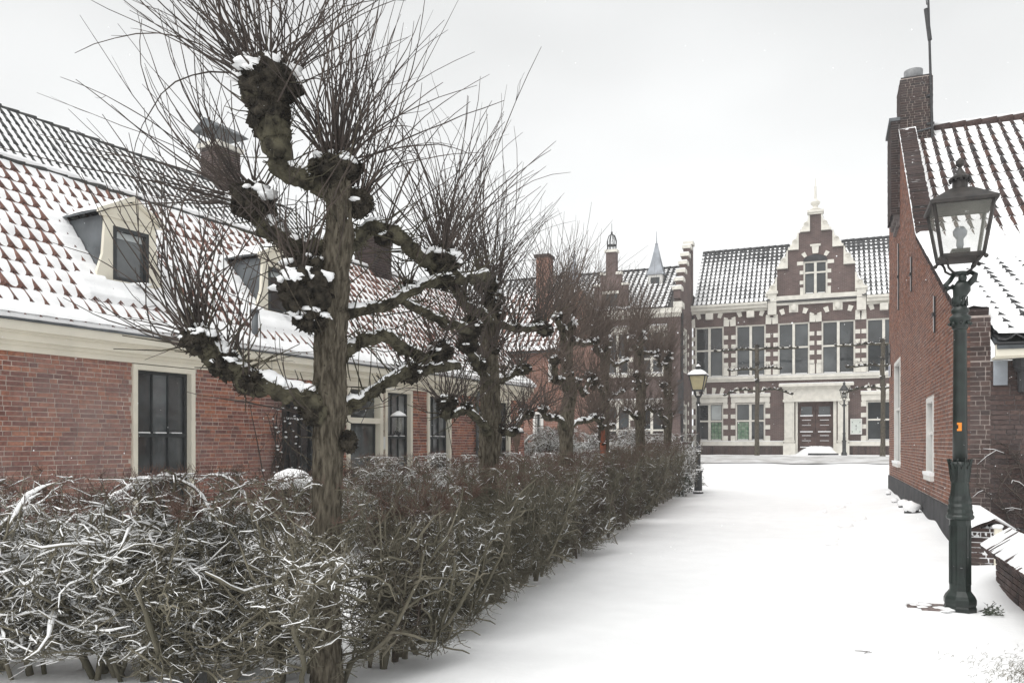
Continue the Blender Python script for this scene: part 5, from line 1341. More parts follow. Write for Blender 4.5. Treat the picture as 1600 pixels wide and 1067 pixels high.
# end wall: facing the court, with two windows, steps above
for a, b, cuts in ((WY+.35, 44.2, []), (44.2, 45.5, [(1.6, 3.7), (5.4, 7.9)]), (45.5, HY-.002, [])):
    z = .2
    for c0, c1 in cuts: w.box((WX1-.35, a, z), (WX1, b, c0)); z = c1
    w.box((WX1-.35, a, z), (WX1, b, 9.3))
for i in range(6):
    st = MB()
    y0, y1 = WY+.02+i*.62, WY+.02+(i+1)*.62
    w.box((WX1-.35, y0, 9.3), (WX1, y1, 9.75+i*.58)); st.box((WX1-.42, y0-.08, 9.751+i*.58), (WX1+.08, y1-.001, 9.93+i*.58)).build('step_stone', cs_, wing)
w.box((WX1-.38, 46.74, 9.3), (WX1+.03, 47.3, 13.0)); MB().box((WX1-.46, 46.66, 13.001), (WX1+.11, 47.38, 13.18)).build('step_stone', cs_, wing)
w.box((WX1-.35, 47.3, 9.3), (WX1-.0, 50.5, 10.2))
w.build('wall', M['hall_brick'], wing)
sn = MB()
for i in range(6): sn.box((WX1-.40, WY-.05+i*.62, 9.932+i*.58), (WX1+.06, WY+.02+(i+1)*.62-.02, 9.98+i*.58))
sn.box((WX1-.44, 46.68, 13.182), (WX1+.09, 47.36, 13.25)); sn.build('step_snow', M['snow'], wing)['kind'] = 'stuff'
trim('cornice', [((WX0, WY-.12, 8.30), (WX1+.04, WY, 8.48)), ((WX0, WY-.34, 8.481), (WX1+.10, WY, 8.75)), ((WX1-.3, WY-.36, 8.751), (WX1+.16, WY+.5, 9.05))], parent=wing)
for o_ in wo:
    hall_window((o_[0]+o_[1])/2, o_[1]-o_[0], o_[2], o_[3], 4, parent=wing, y=WY, trans=.35)
q = MB(); sl = MB()
for o_ in wo:
    for sx, e in ((-1, o_[0]), (1, o_[1])):
        for z in np.arange(o_[2]+.05, o_[3]-.1, .62):
            a, b = (e, e+.25) if sx > 0 else (e-.25, e); q.box((a, WY-.03, z), (b, WY+.1, z+.25))
    q.box((o_[0]-.2, WY-.10, o_[3]+.002), (o_[1]+.2, WY-.001, o_[3]+.28)); sl.box((o_[0]-.2, WY-.12, o_[3]+.282), (o_[1]+.2, WY-.005, o_[3]+.34)); q.box((o_[0]-.15, WY-.12, o_[2]-.16), (o_[1]+.15, WY-.001, o_[2]-.002)); sl.box((o_[0]-.15, WY-.13, o_[2]-.002+.001), (o_[1]+.15, WY-.04, o_[2]+.05))
q.build('quoin_block_field', cs_, wing)['kind'] = 'stuff'; sl.build('ledge_snow', M['snow'], wing)['kind'] = 'stuff'
for z0, z1 in ((1.6, 3.7), (5.4, 7.9)):
    f = MB().box((WX1-.16, 44.2, z0), (WX1-.05, 44.32, z1)).box((WX1-.16, 45.38, z0), (WX1-.05, 45.5, z1)).box((WX1-.16, 44.32, z1-.1), (WX1-.05, 45.38, z1)).box((WX1-.16, 44.32, z0), (WX1-.05, 45.38, z0+.1)).box((WX1-.15, 44.32, (z0+z1)/2-.05), (WX1-.06, 45.38, (z0+z1)/2+.05))
    wi = f.build('window', cs_, wing)
    MB().box((WX1-.13, 44.32, z0+.1), (WX1-.12, 45.38, (z0+z1)/2-.05)).build('pane', M['glass_far'], wi); MB().box((WX1-.13, 44.32, (z0+z1)/2+.05), (WX1-.12, 45.38, z1-.1)).build('pane', M['glass_far'], wi)
    q = MB()
    for z in np.arange(z0, z1, .5):
        q.box((WX1-.02, 43.95, z), (WX1+.03, 44.19, z+.25)).box((WX1-.02, 45.51, z), (WX1+.03, 45.75, z+.25))
    q.build('quoin_block_field', cs_, wing)['kind'] = 'stuff'
pc = np.array([WX1+.08, WY+.25, 0])
tag(MB().tube([pc+ZU*8.6, pc+ZU*.9], .06, 8).box((-.14, -.14, 3.1), (.14, .14, 4.9), 0, pc+np.array([0, -.5, 0])).build('rain_pipe', M['plinth'], wing))
RW0 = np.array([WX0, WY-.28, 8.78]); LS = math.hypot(4.2, 2.95); v = np.array([0, 4.2/LS, 2.95/LS]); n = np.array([0, -2.95/LS, 4.2/LS])
tile_roof('wing', RW0, X3, v, n, int((WX1-.36-WX0)/.3), 15, .3, LS/15, M['tile_slate'], wing, 0, None, A=.055, lift=.055, s0=.010, s1=.02, amp=.016, eave=.02, nseg=6, nv=4, stepped=True, snow_mask=lambda a, b: -.12*sstep(b, LS-1.3, LS-.6))
dk = MB(); p0, p1 = RW0-n*.05, RW0+v*LS-n*.05; LX = WX1-.36-WX0
dk.add([p0, p0+X3*LX, p1+X3*LX, p1], [(0, 1, 2, 3)]).add([p1, p1+X3*LX, p1+X3*LX+np.array([0, 4.2, -2.9]), p1+np.array([0, 4.2, -2.9])], [(0, 1, 2, 3)]); dk.build('roof_deck', M['tile_slate'], wing)
rg = MB()
for i in range(int(LX/.38)):
    p = RW0+v*LS+X3*i*.38+ZU*(.03+.008*(i % 2)); rg.tube([p, p+X3*.39+ZU*.015], [.10, .115], 7)
rg.build('ridge_tile_field', M['tile_slate'], wing, smooth=True)['kind'] = 'stuff'
# pointed lead turret dormer
ty = 45.2; tx = on_y(1023.5, ty); tz = 10.35
b = MB().box((tx-.42, ty, tz-.9), (tx-.26, ty+1.0, tz+.75)).box((tx+.26, ty, tz-.9), (tx+.42, ty+1.0, tz+.75)).box((tx-.26, ty, tz+.6), (tx+.26, ty+1.0, tz+.75)).box((tx-.26, ty, tz-.9), (tx+.26, ty+1.0, tz-.55)).box((tx-.5, ty-.1, tz-.72), (tx+.5, ty-.001, tz-.58))
td = b.build('turret_dormer', M['white_paint'], wing)
MB().box((tx-.26, ty+.05, tz-.55), (tx+.26, ty+.06, tz+.6)).build('pane', M['glass_far'], td)
MB().lathe([(.72, tz+.76), (.60, tz+.95), (.42, tz+1.4), (.24, tz+2.0), (.10, tz+2.5), (.10, tz+2.6), (.04, tz+2.62), (.015, tz+3.3)], (tx, ty+.45, 0), 4, rot=math.pi/4).build('spire', M['lead_pale'], td)
# brick gablet with a small open iron lantern
gx = on_y(954.5, 43.0); gy = WY-.02
b = MB().box((gx-.95, gy, 8.2), (gx-.36, gy+.3, 10.2)).box((gx+.36, gy, 8.2), (gx+.95, gy+.3, 10.2)).box((gx-.36, gy, 9.75), (gx+.36, gy+.3, 10.2)).box((gx-.36, gy, 8.2), (gx+.36, gy+.3, 8.8)).box((gx-.6, gy, 10.201), (gx+.6, gy+.3, 10.8)).box((gx-.28, gy, 10.801), (gx+.28, gy+.5, 12.05))
gd = b.build('gablet', M['hall_brick'], wing)
MB().box((gx-1.0, gy-.06, 10.202), (gx-.605, gy+.3, 10.32)).box((gx+.605, gy-.06, 10.202), (gx+1.0, gy+.3, 10.32)).box((gx-.62, gy-.06, 10.802), (gx-.285, gy+.3, 10.95)).box((gx+.285, gy-.06, 10.802), (gx+.62, gy+.3, 10.95)).box((gx-.36, gy-.06, 12.051), (gx+.36, gy+.5, 12.2)).box((gx-.46, gy-.05, 9.752), (gx+.46, gy-.002, 9.9)).build('gablet_stone', cs_, gd)
MB().box((gx-.36, gy+.1, 8.8), (gx+.36, gy+.11, 9.75)).build('pane', M['glass_far'], gd)
l = MB()
for k in range(8):
    a = k*math.pi/4; l.tube([(gx+.24*math.cos(a), gy+.22+.24*math.sin(a), 12.2), (gx+.27*math.cos(a), gy+.22+.27*math.sin(a), 12.7), (gx+.18*math.cos(a), gy+.22+.18*math.sin(a), 12.98), (gx, gy+.22, 13.12)], .022, 4)
l.lathe([(.28, 12.45), (.28, 12.49)], (gx, gy+.22, 0), 8).lathe([(.05, 13.1), (.06, 13.2), (.015, 13.25), (.012, 13.7)], (gx, gy+.22, 0), 6).build('open_lantern', M['iron'], gd)
tx = on_y(897, 46.0)
MB().lathe([(.5, 11.0), (.32, 11.7), (.10, 12.5), (.03, 13.1)], (tx, 46, 0), 4, rot=math.pi/4).build('spire', M['lead_pale'], wing)

# ---------------------------------------------------------------- orange-brick house between cottage and wing
oh = thing('orange_brick_house', (-11, 28, 0), 'two-storey orange brick house with a tall chimney, half hidden behind the pollard trees', 'house')
OY = 29.0; ox = lambda p: on_y(p, OY)
X0, X1 = ox(735), ox(876)
oo = [(ox(833), ox(849), 1.5, 2.75), (ox(857), ox(867), 3.9, 4.85), (ox(790), ox(806), 1.5, 2.75), (ox(806), ox(818), 3.9, 4.85)]
w = MB(); wall_with_openings(w, X0, X1, 0, 5.2, oo, OY, OY+.3); w.box((X0, OY+.3, 0), (X0+.3, OY+6, 5.2)).box((X1-.3, OY+.3, 0), (X1, OY+6, 5.2))
w.prism([(X1-.3, OY, 5.2), (X1-.3, OY+6, 5.2), (X1-.3, OY+3, 7.9)], (.3, 0, 0)).prism([(X0, OY, 5.2), (X0, OY+6, 5.2), (X0, OY+3, 7.9)], (.3, 0, 0))
w.build('wall', M['red_house_brick'], oh)
for x0, x1, z0, z1 in oo:
    f = MB(); f.box((x0, OY-.02, z0), (x0+.09, OY+.1, z1)).box((x1-.09, OY-.02, z0), (x1, OY+.1, z1)).box((x0+.09, OY-.02, z1-.09), (x1-.09, OY+.1, z1)).box((x0+.09, OY-.02, z0), (x1-.09, OY+.1, z0+.07))
    for q_ in (1/3, 2/3): f.box((x0+(x1-x0)*q_-.012, OY+.02, z0+.07), (x0+(x1-x0)*q_+.012, OY+.06, z1-.09))
    f.box((x0+.09, OY+.021, (z0+z1)/2-.012), (x1-.09, OY+.0405, (z0+z1)/2+.012))
    wi = f.build('window', M['white_paint'], oh); MB().box((x0+.09, OY+.07, z0+.07), (x1-.09, OY+.075, z1-.09)).build('pane', M['glass_far'], wi)
LS = math.hypot(3.2, 2.85); v = np.array([0, 3.2/LS, 2.85/LS]); n = np.array([0, -2.85/LS, 3.2/LS])
tile_roof('orange', (X0-.1, OY-.2, 5.05), X3, v, n, int((X1-X0+.2)/.25), 13, .25, LS/13, M['tile_red'], oh, 0, None, A=.055, lift=.036, s0=.012, s1=.03, amp=.02, nseg=6, nv=4)
dk = MB(); p0 = np.array([X0-.1, OY-.2, 5.0]); L_ = X1-X0+.2; p1 = p0+v*LS; dk.add([p0, p0+X3*L_, p1+X3*L_, p1, p1+np.array([0, 3.2, -2.85]), p1+X3*L_+np.array([0, 3.2, -2.85])], [(0, 1, 2, 3), (3, 2, 5, 4)]); dk.build('roof_deck', M['lead'], oh)
cx = on_y(851, 30.6); cxx = MB().box((cx-.26, 30.3, 5.8), (cx+.26, 30.9, 9.0)).build('chimney', M['red_house_brick'], oh); MB().box((cx-.32, 30.24, 9.0), (cx+.32, 30.96, 9.12)).build('chimney_cap', M['brick_dark'], cxx)
# ================================================================ POLLARDED LIMES
RD3 = nrm(list(cam2(395, 1250))+[0])                                 # direction of the tree row and hedge
RN3 = np.array([RD3[1], -RD3[0], 0])                                 # towards the lane
def shoot_set(c, rk, n, L0, L1, bias=(0, 0, .6), spread=1.0, up=.55, r0=.0054, K=9, seed=0, side=.8, flat=1.0):
    """n one-year shoots from a knob: leave outwards, bend up, kink a little at every bud"""
    g = np.random.default_rng(seed+101)
    d = g.normal(size=(n, 3)); d[:, 2] = np.abs(d[:, 2])*.8; d /= np.linalg.norm(d, axis=1, keepdims=True)
    d = d*spread+np.asarray(bias); d /= np.linalg.norm(d, axis=1, keepdims=True)
    st = np.asarray(c)+d*rk*.75+g.normal(size=(n, 3))*rk*.25
    L = g.uniform(L0, L1, n)*g.uniform(.7, 1.12, n); P = np.zeros((n, K, 3)); P[:, 0] = st; cur = d.copy(); side_dir = g.normal(size=(n, 3))*.2
    ub = g.uniform(.6, 1.25, n)*up
    for k in range(1, K):
        cur = cur+side_dir*.5+np.stack([g.normal(size=n)*.085, g.normal(size=n)*.085, ub*2.2/K+g.normal(size=n)*.06], 1)
        cur /= np.linalg.norm(cur, axis=1, keepdims=True); P[:, k] = P[:, k-1]+cur*(L/(K-1))[:, None]
    f = np.linspace(1, .30, K); bud = 1+.22*(np.arange(K) % 2); rr = (r0*g.uniform(.65, 1.15, n))[:, None]*(f*bud)[None]
    out_ = [(P, rr)]
    m = int(n*side)
    if m:
        i = g.integers(0, n, m); k = g.integers(2, K-2, m); s = P[i, k]; t = P[i, k+1]-P[i, k]; t /= np.linalg.norm(t, axis=1, keepdims=True)
        dd = t+g.normal(size=(m, 3))*.55+np.array([0, 0, .15]); dd /= np.linalg.norm(dd, axis=1, keepdims=True); l = g.uniform(.12, .5, m)*L0*.6
        Q = np.stack([s+dd*(l*f_)[:, None]+np.array([0, 0, 1])*(.12*l*f_**2)[:, None]+g.normal(size=(m, 3))*.006*f_ for f_ in (0, .35, .7, 1)], 1)
        out_.append((Q, (rr[i, k]*.7)[:, None]*np.array([1, .85, .65, .4])[None]))
    return out_
def knob_mesh(mb, c, r, seed, sq=(1, 1, 1), bumps=26, sub=3):
    V, F = smooth_ico(c, r, sub, .34, 5.5, sq, seed); mb.add(V, F)
    g = np.random.default_rng(int(seed*10)+5)
    for k in range(bumps):
        d = g.normal(size=3); d /= np.linalg.norm(d); q = np.asarray(c)+d*r*np.asarray(sq)*g.uniform(.8, 1.05)
        V, F = smooth_ico(q, r*g.uniform(.14, .34), 1, .35, 5, (1, 1, 1), k+seed); mb.add(V, F)
def _stubs(mb, c, r, sq, seed, n):
    g = np.random.default_rng(abs(int(seed*13))+9); d = g.normal(size=(n, 3)); d /= np.linalg.norm(d, axis=1, keepdims=True)
    s = np.asarray(c)+d*r*np.asarray(sq)*.9; e = d+g.normal(size=(n, 3))*.5+np.array([0, 0, .2]); e /= np.linalg.norm(e, axis=1, keepdims=True)
    L = g.uniform(.015, .05, n)*min(1, r/.09); P = np.stack([s, s+e*(L*.5)[:, None]+g.normal(size=(n, 3))*.006, s+e*L[:, None]], 1)
    R_ = g.uniform(.003, .0075, n)[:, None]*np.array([1, .9, .5])[None]*min(1, r/.08); V, F = tubes(P, R_, 5); mb.add(V, F)
def snow_on(sm, pts, rad, cover=.5, seed=0):
    """snow lying along a limb: patches of a ribbon on its upper side"""
    P = np.asarray(pts, float); r = np.asarray(rad, float)
    t = np.linspace(0, len(P)-1, (len(P)-1)*7+1); i = np.minimum(t.astype(int), len(P)-2); f = t-i
    Q = P[i]*(1-f)[:, None]+P[i+1]*f[:, None]; rr = r[i]*(1-f)+r[i+1]*f
    run = []
    def flush():
        if len(run) > 2:
            a = np.array([x[0] for x in run]); b = np.array([x[1] for x in run]); b[0] *= .3; b[-1] *= .3
            sm.tube(a, b, 7, 0, .25, 14)
        run.clear()
    for k in range(len(Q)):
        h = mnoise.noise(Vector(Q[k]*4.5)+Vector((seed, 0, 0)))*.9+cover-.22
        if h > 0 and (k+1 >= len(Q) or abs((Q[min(k+1, len(Q)-1)]-Q[max(k-1, 0)])[2]) < .93*np.linalg.norm(Q[min(k+1, len(Q)-1)]-Q[max(k-1, 0)])):
            run.append((Q[k]+ZU*(rr[k]*.72), rr[k]*min(.78, .42+h*.5)))
        else: flush()
    flush()
def snow_cap(sm, c, r, seed, n=9, sq=.35):
    g = np.random.default_rng(int(seed*7)+3)
    for k in range(n):
        a, q = g.uniform(0, 6.28), g.uniform(0, 1)**.6*1.05*r
        V, F = smooth_ico(np.asarray(c)+np.array([q*math.cos(a), q*math.sin(a), r*(.85-.55*(q/r)**2)+g.uniform(-.3, .06)*r]), r*g.uniform(.14, .42), 2, .55, 6, (1.1, 1.1, g.uniform(.35, .7)), k+seed); sm.add(V, F)
def pollard(base, label, trunk, limbs, knobs, group='pollarded trees along the hedge', far=False, name='pollard_tree', lod=1.0, rs=1.0):
    """trunk (pts, radii); limbs [(pts, radii, snow cover)]; knobs [(centre, radius, squash, [shoot_set arguments], snow)]"""
    t = thing(name, base, label, 'tree', group)
    m = MB(); n = 26 if not far else 12
    P, r = np.asarray(trunk[0]), np.asarray(trunk[1])
    tt = np.linspace(0, len(P)-1, (len(P)-1)*(22 if not far else 6)+1); i = np.minimum(tt.astype(int), len(P)-2); f = (tt-i)
    Q = P[i]*(1-f)[:, None]+P[i+1]*f[:, None]; rr = r[i]*(1-f)+r[i+1]*f
    n = 72 if not far else 24
    V, F = tubes(Q[None], (rr*(1+.04*np.sin(tt*5)))[None], n); Cc = np.repeat(Q, n, 0); Dv = V-Cc
    for i_ in range(len(V)):
        q = Vector(((V[i_][0]-base[0])*38, (V[i_][1]-base[1])*38, V[i_][2]*5.5)); q2 = Vector(V[i_]*7)
        rid = 1-abs(mnoise.noise(q))*2
        V[i_] = Cc[i_]+Dv[i_]*(1+.10*(rid-.55)+.11*mnoise.noise(q2)+.07*mnoise.noise(q2*3))
    m.add(V, F)
    if not far:
        g = np.random.default_rng(3)
        for k in range(34):
            j = g.integers(3, len(Q)-3); a = g.uniform(0, 6.28); V, F = smooth_ico(Q[j]+rr[j]*np.array([math.cos(a), math.sin(a), 0])*.92, rr[j]*g.uniform(.10, .30), 2, .4, 5, (1, 1, 1.6), k); m.add(V, F)
    if not far:
        g = np.random.default_rng(8); ns_ = 420; j = g.integers(int(len(Q)*.25), len(Q), ns_); a = g.uniform(0, 6.28, ns_); d = np.stack([np.cos(a), np.sin(a), g.normal(size=ns_)*.3], 1)
        s_ = Q[j]+d*rr[j][:, None]*.97; l_ = np.where(g.uniform(size=ns_) < .12, g.uniform(.05, .35, ns_), g.uniform(.008, .03, ns_))[:, None]; e_ = d+np.array([0, 0, .5])+g.normal(size=d.shape)*.35
        P_ = np.stack([s_, s_+e_*l_*.5, s_+e_*l_+np.array([0, 0, .2])*l_], 1); V, F = tubes(P_, g.uniform(.0022, .005, ns_)[:, None]*np.array([1, .85, .5])[None], 5); m.add(V, F)
    m.build('trunk', M['bark'], t, smooth=True)
    sm = MB()
    for li, (pts, rad, cov) in enumerate(limbs):
        b = MB(); pts = np.asarray(pts, float); rad = np.asarray(rad, float)
        tt = np.linspace(0, len(pts)-1, (len(pts)-1)*(6 if not far else 3)+1); i = np.minimum(tt.astype(int), len(pts)-2); f = tt-i; f2 = f*f*(3-2*f)*.5+f*.5
        Q = pts[i]*(1-f2)[:, None]+pts[i+1]*f2[:, None]; rr = rad[i]*(1-f)+rad[i+1]*f
        Q = Q+np.array([[mnoise.noise(Vector(q_*13)), mnoise.noise(Vector(q_*13+7)), mnoise.noise(Vector(q_*13-5))] for q_ in Q])*rr[:, None]*.45
        b.tube(Q, rr*.92, 16 if not far else 7, 0, .42 if not far else .3, 17)
        g = np.random.default_rng(li+40)
        for k in range(int(len(Q)*(1.7 if not far else .5))):
            j = g.integers(1, len(Q)); d = g.normal(size=3); d /= np.linalg.norm(d); V, F = smooth_ico(Q[j]+d*rr[j]*.9, rr[j]*g.uniform(.18, .48), 1, .5, 5, (1, 1, 1), k); b.add(V, F)
        ns_ = int(len(Q)*(7 if not far else 1.5)); j = g.integers(1, len(Q), ns_); d = g.normal(size=(ns_, 3)); d[:, 2] = d[:, 2]*.7+.25; d /= np.linalg.norm(d, axis=1, keepdims=True)
        s_ = Q[j]+d*rr[j][:, None]*.85; e_ = d+g.normal(size=d.shape)*.5; l_ = np.where(g.uniform(size=ns_) < .2, g.uniform(.08, .3, ns_), g.uniform(.012, .045, ns_))[:, None]
        P_ = np.stack([s_, s_+e_*l_*.5+g.normal(size=d.shape)*.1*l_, s_+e_*l_+np.array([0, 0, .15])*l_], 1); R_ = g.uniform(.0028, .006, ns_)[:, None]*np.array([1, .85, .5])[None]; V, F = tubes(P_, R_, 5); b.add(V, F)
        b.build('limb', M['bark_limb'], t, smooth=True)
        if cov: snow_on(sm, Q, rr, cov, li)
    for ki, (c, r, sq, specs, snow_) in enumerate(knobs):
        b = MB(); knob_mesh(b, c, r, ki*1.7+base[1], sq, 40 if not far else 12, 3 if not far else 2)
        _stubs(b, c, r, sq, ki+base[0], 230 if not far else 20)
        kb = b.build('knob', M['burl'], t, smooth=True)
        if specs:
            sb = MB()
            for s in specs:
                for P_, R_ in shoot_set(c, r, **s):
                    V, F = tubes(P_, R_*rs, 5 if not far else 3); sb.add(V, F)
            sb.build('shoots', M['shoot'] if not far else M['shoot_far'], kb, smooth=True)['kind'] = 'stuff'
        if snow_: snow_cap(sm, np.asarray(c), r*(1.25 if far else 1.05), ki+2.2, snow_ if far else int(snow_*1.7))
    if sm.n: sm.build('snow', M['snow'], t, smooth=True)['kind'] = 'stuff'
    return t

# ---------------------------------------------------------------- the near tree, limb by limb
D1 = 5.1
def tp(px, py, dd=0.0): return W(px, py, D1+dd)
b1 = W(511, 1075, D1); b1[2] = 0
trunk = ([b1-ZU*.1, tp(509, 950), tp(511, 800), tp(513, 690), tp(515, 640), tp(515, 560), tp(518, 480), tp(522, 430), tp(530, 370), tp(531, 320), tp(527, 275)],
         [.102, .093, .091, .093, .110, .096, .103, .098, .088, .078, .092])
K_ = lambda n, a, b, **k: dict(n=n, L0=a, L1=b, **k)
limbs = [
 ([tp(528, 300), tp(490, 283, -.05), tp(458, 276, -.1), tp(438, 255, -.12), tp(428, 215, -.12), tp(421, 175, -.1), tp(419, 140, -.1)], [.07, .062, .06, .075, .095, .115, .13], .30),
 ([tp(522, 385), tp(480, 388, .05), tp(448, 380, .1), tp(424, 360, .12), tp(405, 338, .15)], [.06, .05, .052, .065, .09], .45),
 ([tp(505, 640, -.06), tp(478, 622, -.12), tp(440, 610, -.18), tp(398, 600, -.22), tp(362, 580, -.25), tp(335, 552, -.28), tp(312, 528, -.3)], [.085, .062, .060, .066, .075, .072, .06], .78),
 ([tp(530, 640, .02), tp(560, 628, .15), tp(595, 604, .35), tp(632, 582, .5), tp(668, 575, .8), tp(715, 572, 1.3)], [.06, .042, .042, .05, .042, .035], .62),
 ([tp(530, 560, .05), tp(560, 532, .2), tp(600, 523, .35), tp(632, 545, .5), tp(668, 562, .7)], [.055, .042, .045, .045, .035], .60),
 ([tp(530, 492, .05), tp(565, 485, .2), tp(605, 478, .35), tp(650, 452, .5), tp(690, 436, .7)], [.05, .036, .036, .034, .04], .62),
 ([tp(535, 395, .02), tp(560, 372, .1), tp(583, 355, .2), tp(612, 360, .3), tp(632, 380, .4), tp(655, 400, .55), tp(685, 412, .7)], [.06, .052, .05, .055, .05, .052, .06], .35),
 ([tp(628, 470, .45), tp(665, 490, .6), tp(700, 508, .9), tp(735, 515, 1.3)], [.03, .032, .035, .045], .35),
 ([tp(690, 420, .75), tp(725, 438, 1.2), tp(760, 430, 2.0)], [.045, .04, .05], .5),
]
up = (0, 0, .9)
LW = np.array([-RT[0], -RT[1], 0])                                    # towards picture left, away from the lane
knobs = [
 (tp(419, 132, -.1), .175, (1, 1, .85), [K_(85, .9, 1.75, bias=(0, 0, .55), spread=1.0, up=.5, seed=1), K_(22, .8, 1.5, bias=tuple(LW*.9+ZU*.1), spread=.6, up=.35, seed=2)], 16),
 (tp(421, 180, -.1), .12, (1, 1, 1.3), [K_(8, .5, 1.0, bias=tuple(LW*.5+ZU*.2), seed=3)], 0),
 (tp(396, 316, .15), .135, (1, 1, .9), [K_(30, .9, 1.5, bias=tuple(LW*1.1+ZU*.25), spread=.8, up=.35, seed=4), K_(12, .6, 1.1, bias=up, seed=5), K_(14, .9, 1.6, bias=tuple(LW*.9-ZU*.15), spread=.7, up=.3, seed=55)], 12),
 (tp(478, 455, -.12), .155, (1, 1, 1.05), [K_(16, .5, 1.0, bias=tuple(LW*.6+ZU*.3), up=.5, seed=6)], 12),
 (tp(478, 420, -.05), .11, (1.2, 1, .8), [K_(18, .6, 1.2, bias=tuple(LW*.7+ZU*.5), up=.5, seed=7)], 10),
 (tp(485, 500, -.10), .095, (1, 1, .7), [K_(8, .5, .9, bias=tuple(LW*.7), seed=8)], 10),
 (tp(525, 268), .125, (1.3, 1.3, .7), [K_(75, .9, 1.55, bias=(0, 0, 1.15), spread=.8, up=.4, seed=9), K_(18, .8, 1.3, bias=tuple(-LW*.8+ZU*.6), spread=.6, up=.5, seed=10)], 18),
 (tp(560, 318, .05), .085, (1, 1, 1), [K_(20, .7, 1.3, bias=tuple(-LW*.6+ZU*.9), spread=.6, seed=11)], 9),
 (tp(312, 532, -.3), .095, (1, 1, .9), [K_(28, .7, 1.35, bias=tuple(LW*.45+ZU*.7), spread=.7, up=.6, seed=12), K_(10, .5, 1.0, bias=tuple(LW*.9-ZU*.1), spread=.5, up=.25, seed=13), K_(14, .9, 1.5, bias=tuple(LW*.3+ZU*.9), spread=.8, up=.4, seed=56)], 12),
 (tp(352, 570, -.26), .085, (1, 1, 1), [K_(14, .6, 1.2, bias=up, seed=14)], 8),
 (tp(392, 598, -.22), .08, (1.2, 1, .9), [K_(5, .5, 1.0, bias=up, seed=15)], 7),
 (tp(690, 408, .72), .115, (1.1, 1, .9), [K_(46, .8, 1.5, bias=up, spread=.8, up=.5, seed=16)], 12),
 (tp(640, 582, .55), .075, (1.2, 1, .9), [K_(14, .4, .9, bias=up, seed=17)], 9),
 (tp(688, 548, .75), .08, (1.1, 1, .9), [K_(14, .4, .9, bias=up, seed=18)], 8),
 (tp(690, 437, .7), .075, (1, 1, .9), [K_(16, .5, 1.0, bias=up, seed=19)], 6),
 (tp(640, 450, .5), .05, (1, 1, .9), [K_(8, .4, .9, bias=up, seed=20)], 5),
 (tp(735, 512, 1.3), .085, (1, 1, .9), [K_(12, .4, .9, bias=up, seed=21)], 7),
 (tp(600, 372, .25), .055, (1, 1, .8), [K_(10, .6, 1.2, bias=up, seed=22)], 6),
 (tp(488, 640, -.08), .075, (1, 1, 1.3), [K_(5, .4, .8, bias=tuple(LW*.6), seed=23)], 4),
 (tp(545, 690, -.02), .05, (1, 1, 1.4), [], 0),
]
pollard(b1, 'largest pollarded lime with mossy trunk, black burls and snowy knobs, nearest of the row', trunk, limbs, knobs)

# ---------------------------------------------------------------- the rest of the row
def row_tree(px, d, wpx, label, top, far, seed, dens, span=(1.35, 1.35)):
    g = np.random.default_rng(seed); b = W(px, 700, d); b[2] = ground_z(b[0], b[1]); r = wpx*d/1250/2*.9; z0 = b[2]
    jit = lambda s=.03: g.normal(size=3)*np.array([s, s, s])
    tr = [b-ZU*.1]+[b+ZU*(top*f)+jit(.02)*f for f in (.2, .42, .55, .7, .85, 1.0)]
    rad = [r*1.12, r*1.02, r, r*1.15, r*1.0, r*.95, r*1.05]
    limbs, knobs = [], []
    zt = [top*.57, top*.74, top*.93]
    for ti, z in enumerate(zt):
        for sx in (-1, 1):
            S = span[0 if sx < 0 else 1]*g.uniform(.85, 1.05); a = b+ZU*(z-.12)
            off = RN3*g.uniform(-.12, .22)
            p = [a, a+RD3*sx*S*.25+ZU*.10+jit(), a+RD3*sx*S*.5+ZU*(.12+g.uniform(-.1, .1))+off*.5+jit(), a+RD3*sx*S*.78+ZU*(.08+g.uniform(-.12, .14))+off+jit(), a+RD3*sx*S+ZU*(.16+g.uniform(-.05, .1))+off+jit()]
            limbs.append((p, [r*.62, r*.42, r*.38, r*.42, r*.4], .62))
            e = .55 if ti < 2 else 1.0
            for f, kr in ((3, .5), (4, .62), (2, .42)):
                nn = int(dens*(16 if f == 4 else 11)*(1.7 if ti == 2 else 1.25))
                knobs.append((p[f]+ZU*r*.3, max(.05, r*kr*g.uniform(.9, 1.3)), (1.15, 1.15, .85), [K_(nn, .55*e+.15, 1.2*e+.25, bias=(g.uniform(-.3, .3), g.uniform(-.3, .3), .95 if ti == 2 else .45), spread=.9, up=.45, seed=seed*50+len(knobs), side=.5)], int(10 if not far else 12)))
    for k in range(3):
        knobs.append((b+ZU*(top+g.uniform(-.12, .08))+RD3*(k-1)*r*1.3, r*1.0, (1.1, 1.1, .8), [K_(int(dens*30), .9, 1.6, bias=(0, 0, 1.2), spread=.8, up=.4, seed=seed*50+40+k)], 10))
    for k in range(5):
        z = top*g.uniform(.45, .95); a = g.uniform(0, 6.28)
        knobs.append((b+ZU*z+r*.9*np.array([math.cos(a), math.sin(a), 0]), r*g.uniform(.4, .7), (1, 1, 1), [K_(int(dens*12), .4, 1.0, bias=(math.cos(a)*.6, math.sin(a)*.6, .4), seed=seed*50+60+k)], 4))
    return pollard(b, label, (tr, rad), limbs, knobs, far=far, rs=1.0 if d < 9 else 1.15)
row_tree(766, 8.12, 33, 'second pollarded lime of the row, with furrowed trunk, nearest behind the largest one', 3.05, False, 2, 1.15, (1.2, 1.5))
row_tree(886, 11.3, 23, 'mossy green pollarded lime, third in the row between the furrowed and the scarred trunk', 3.2, True, 3, 1.2)
t4 = row_tree(944, 14.0, 17, 'pollarded lime with an orange-red bark wound down its trunk', 3.3, True, 4, 1.5)
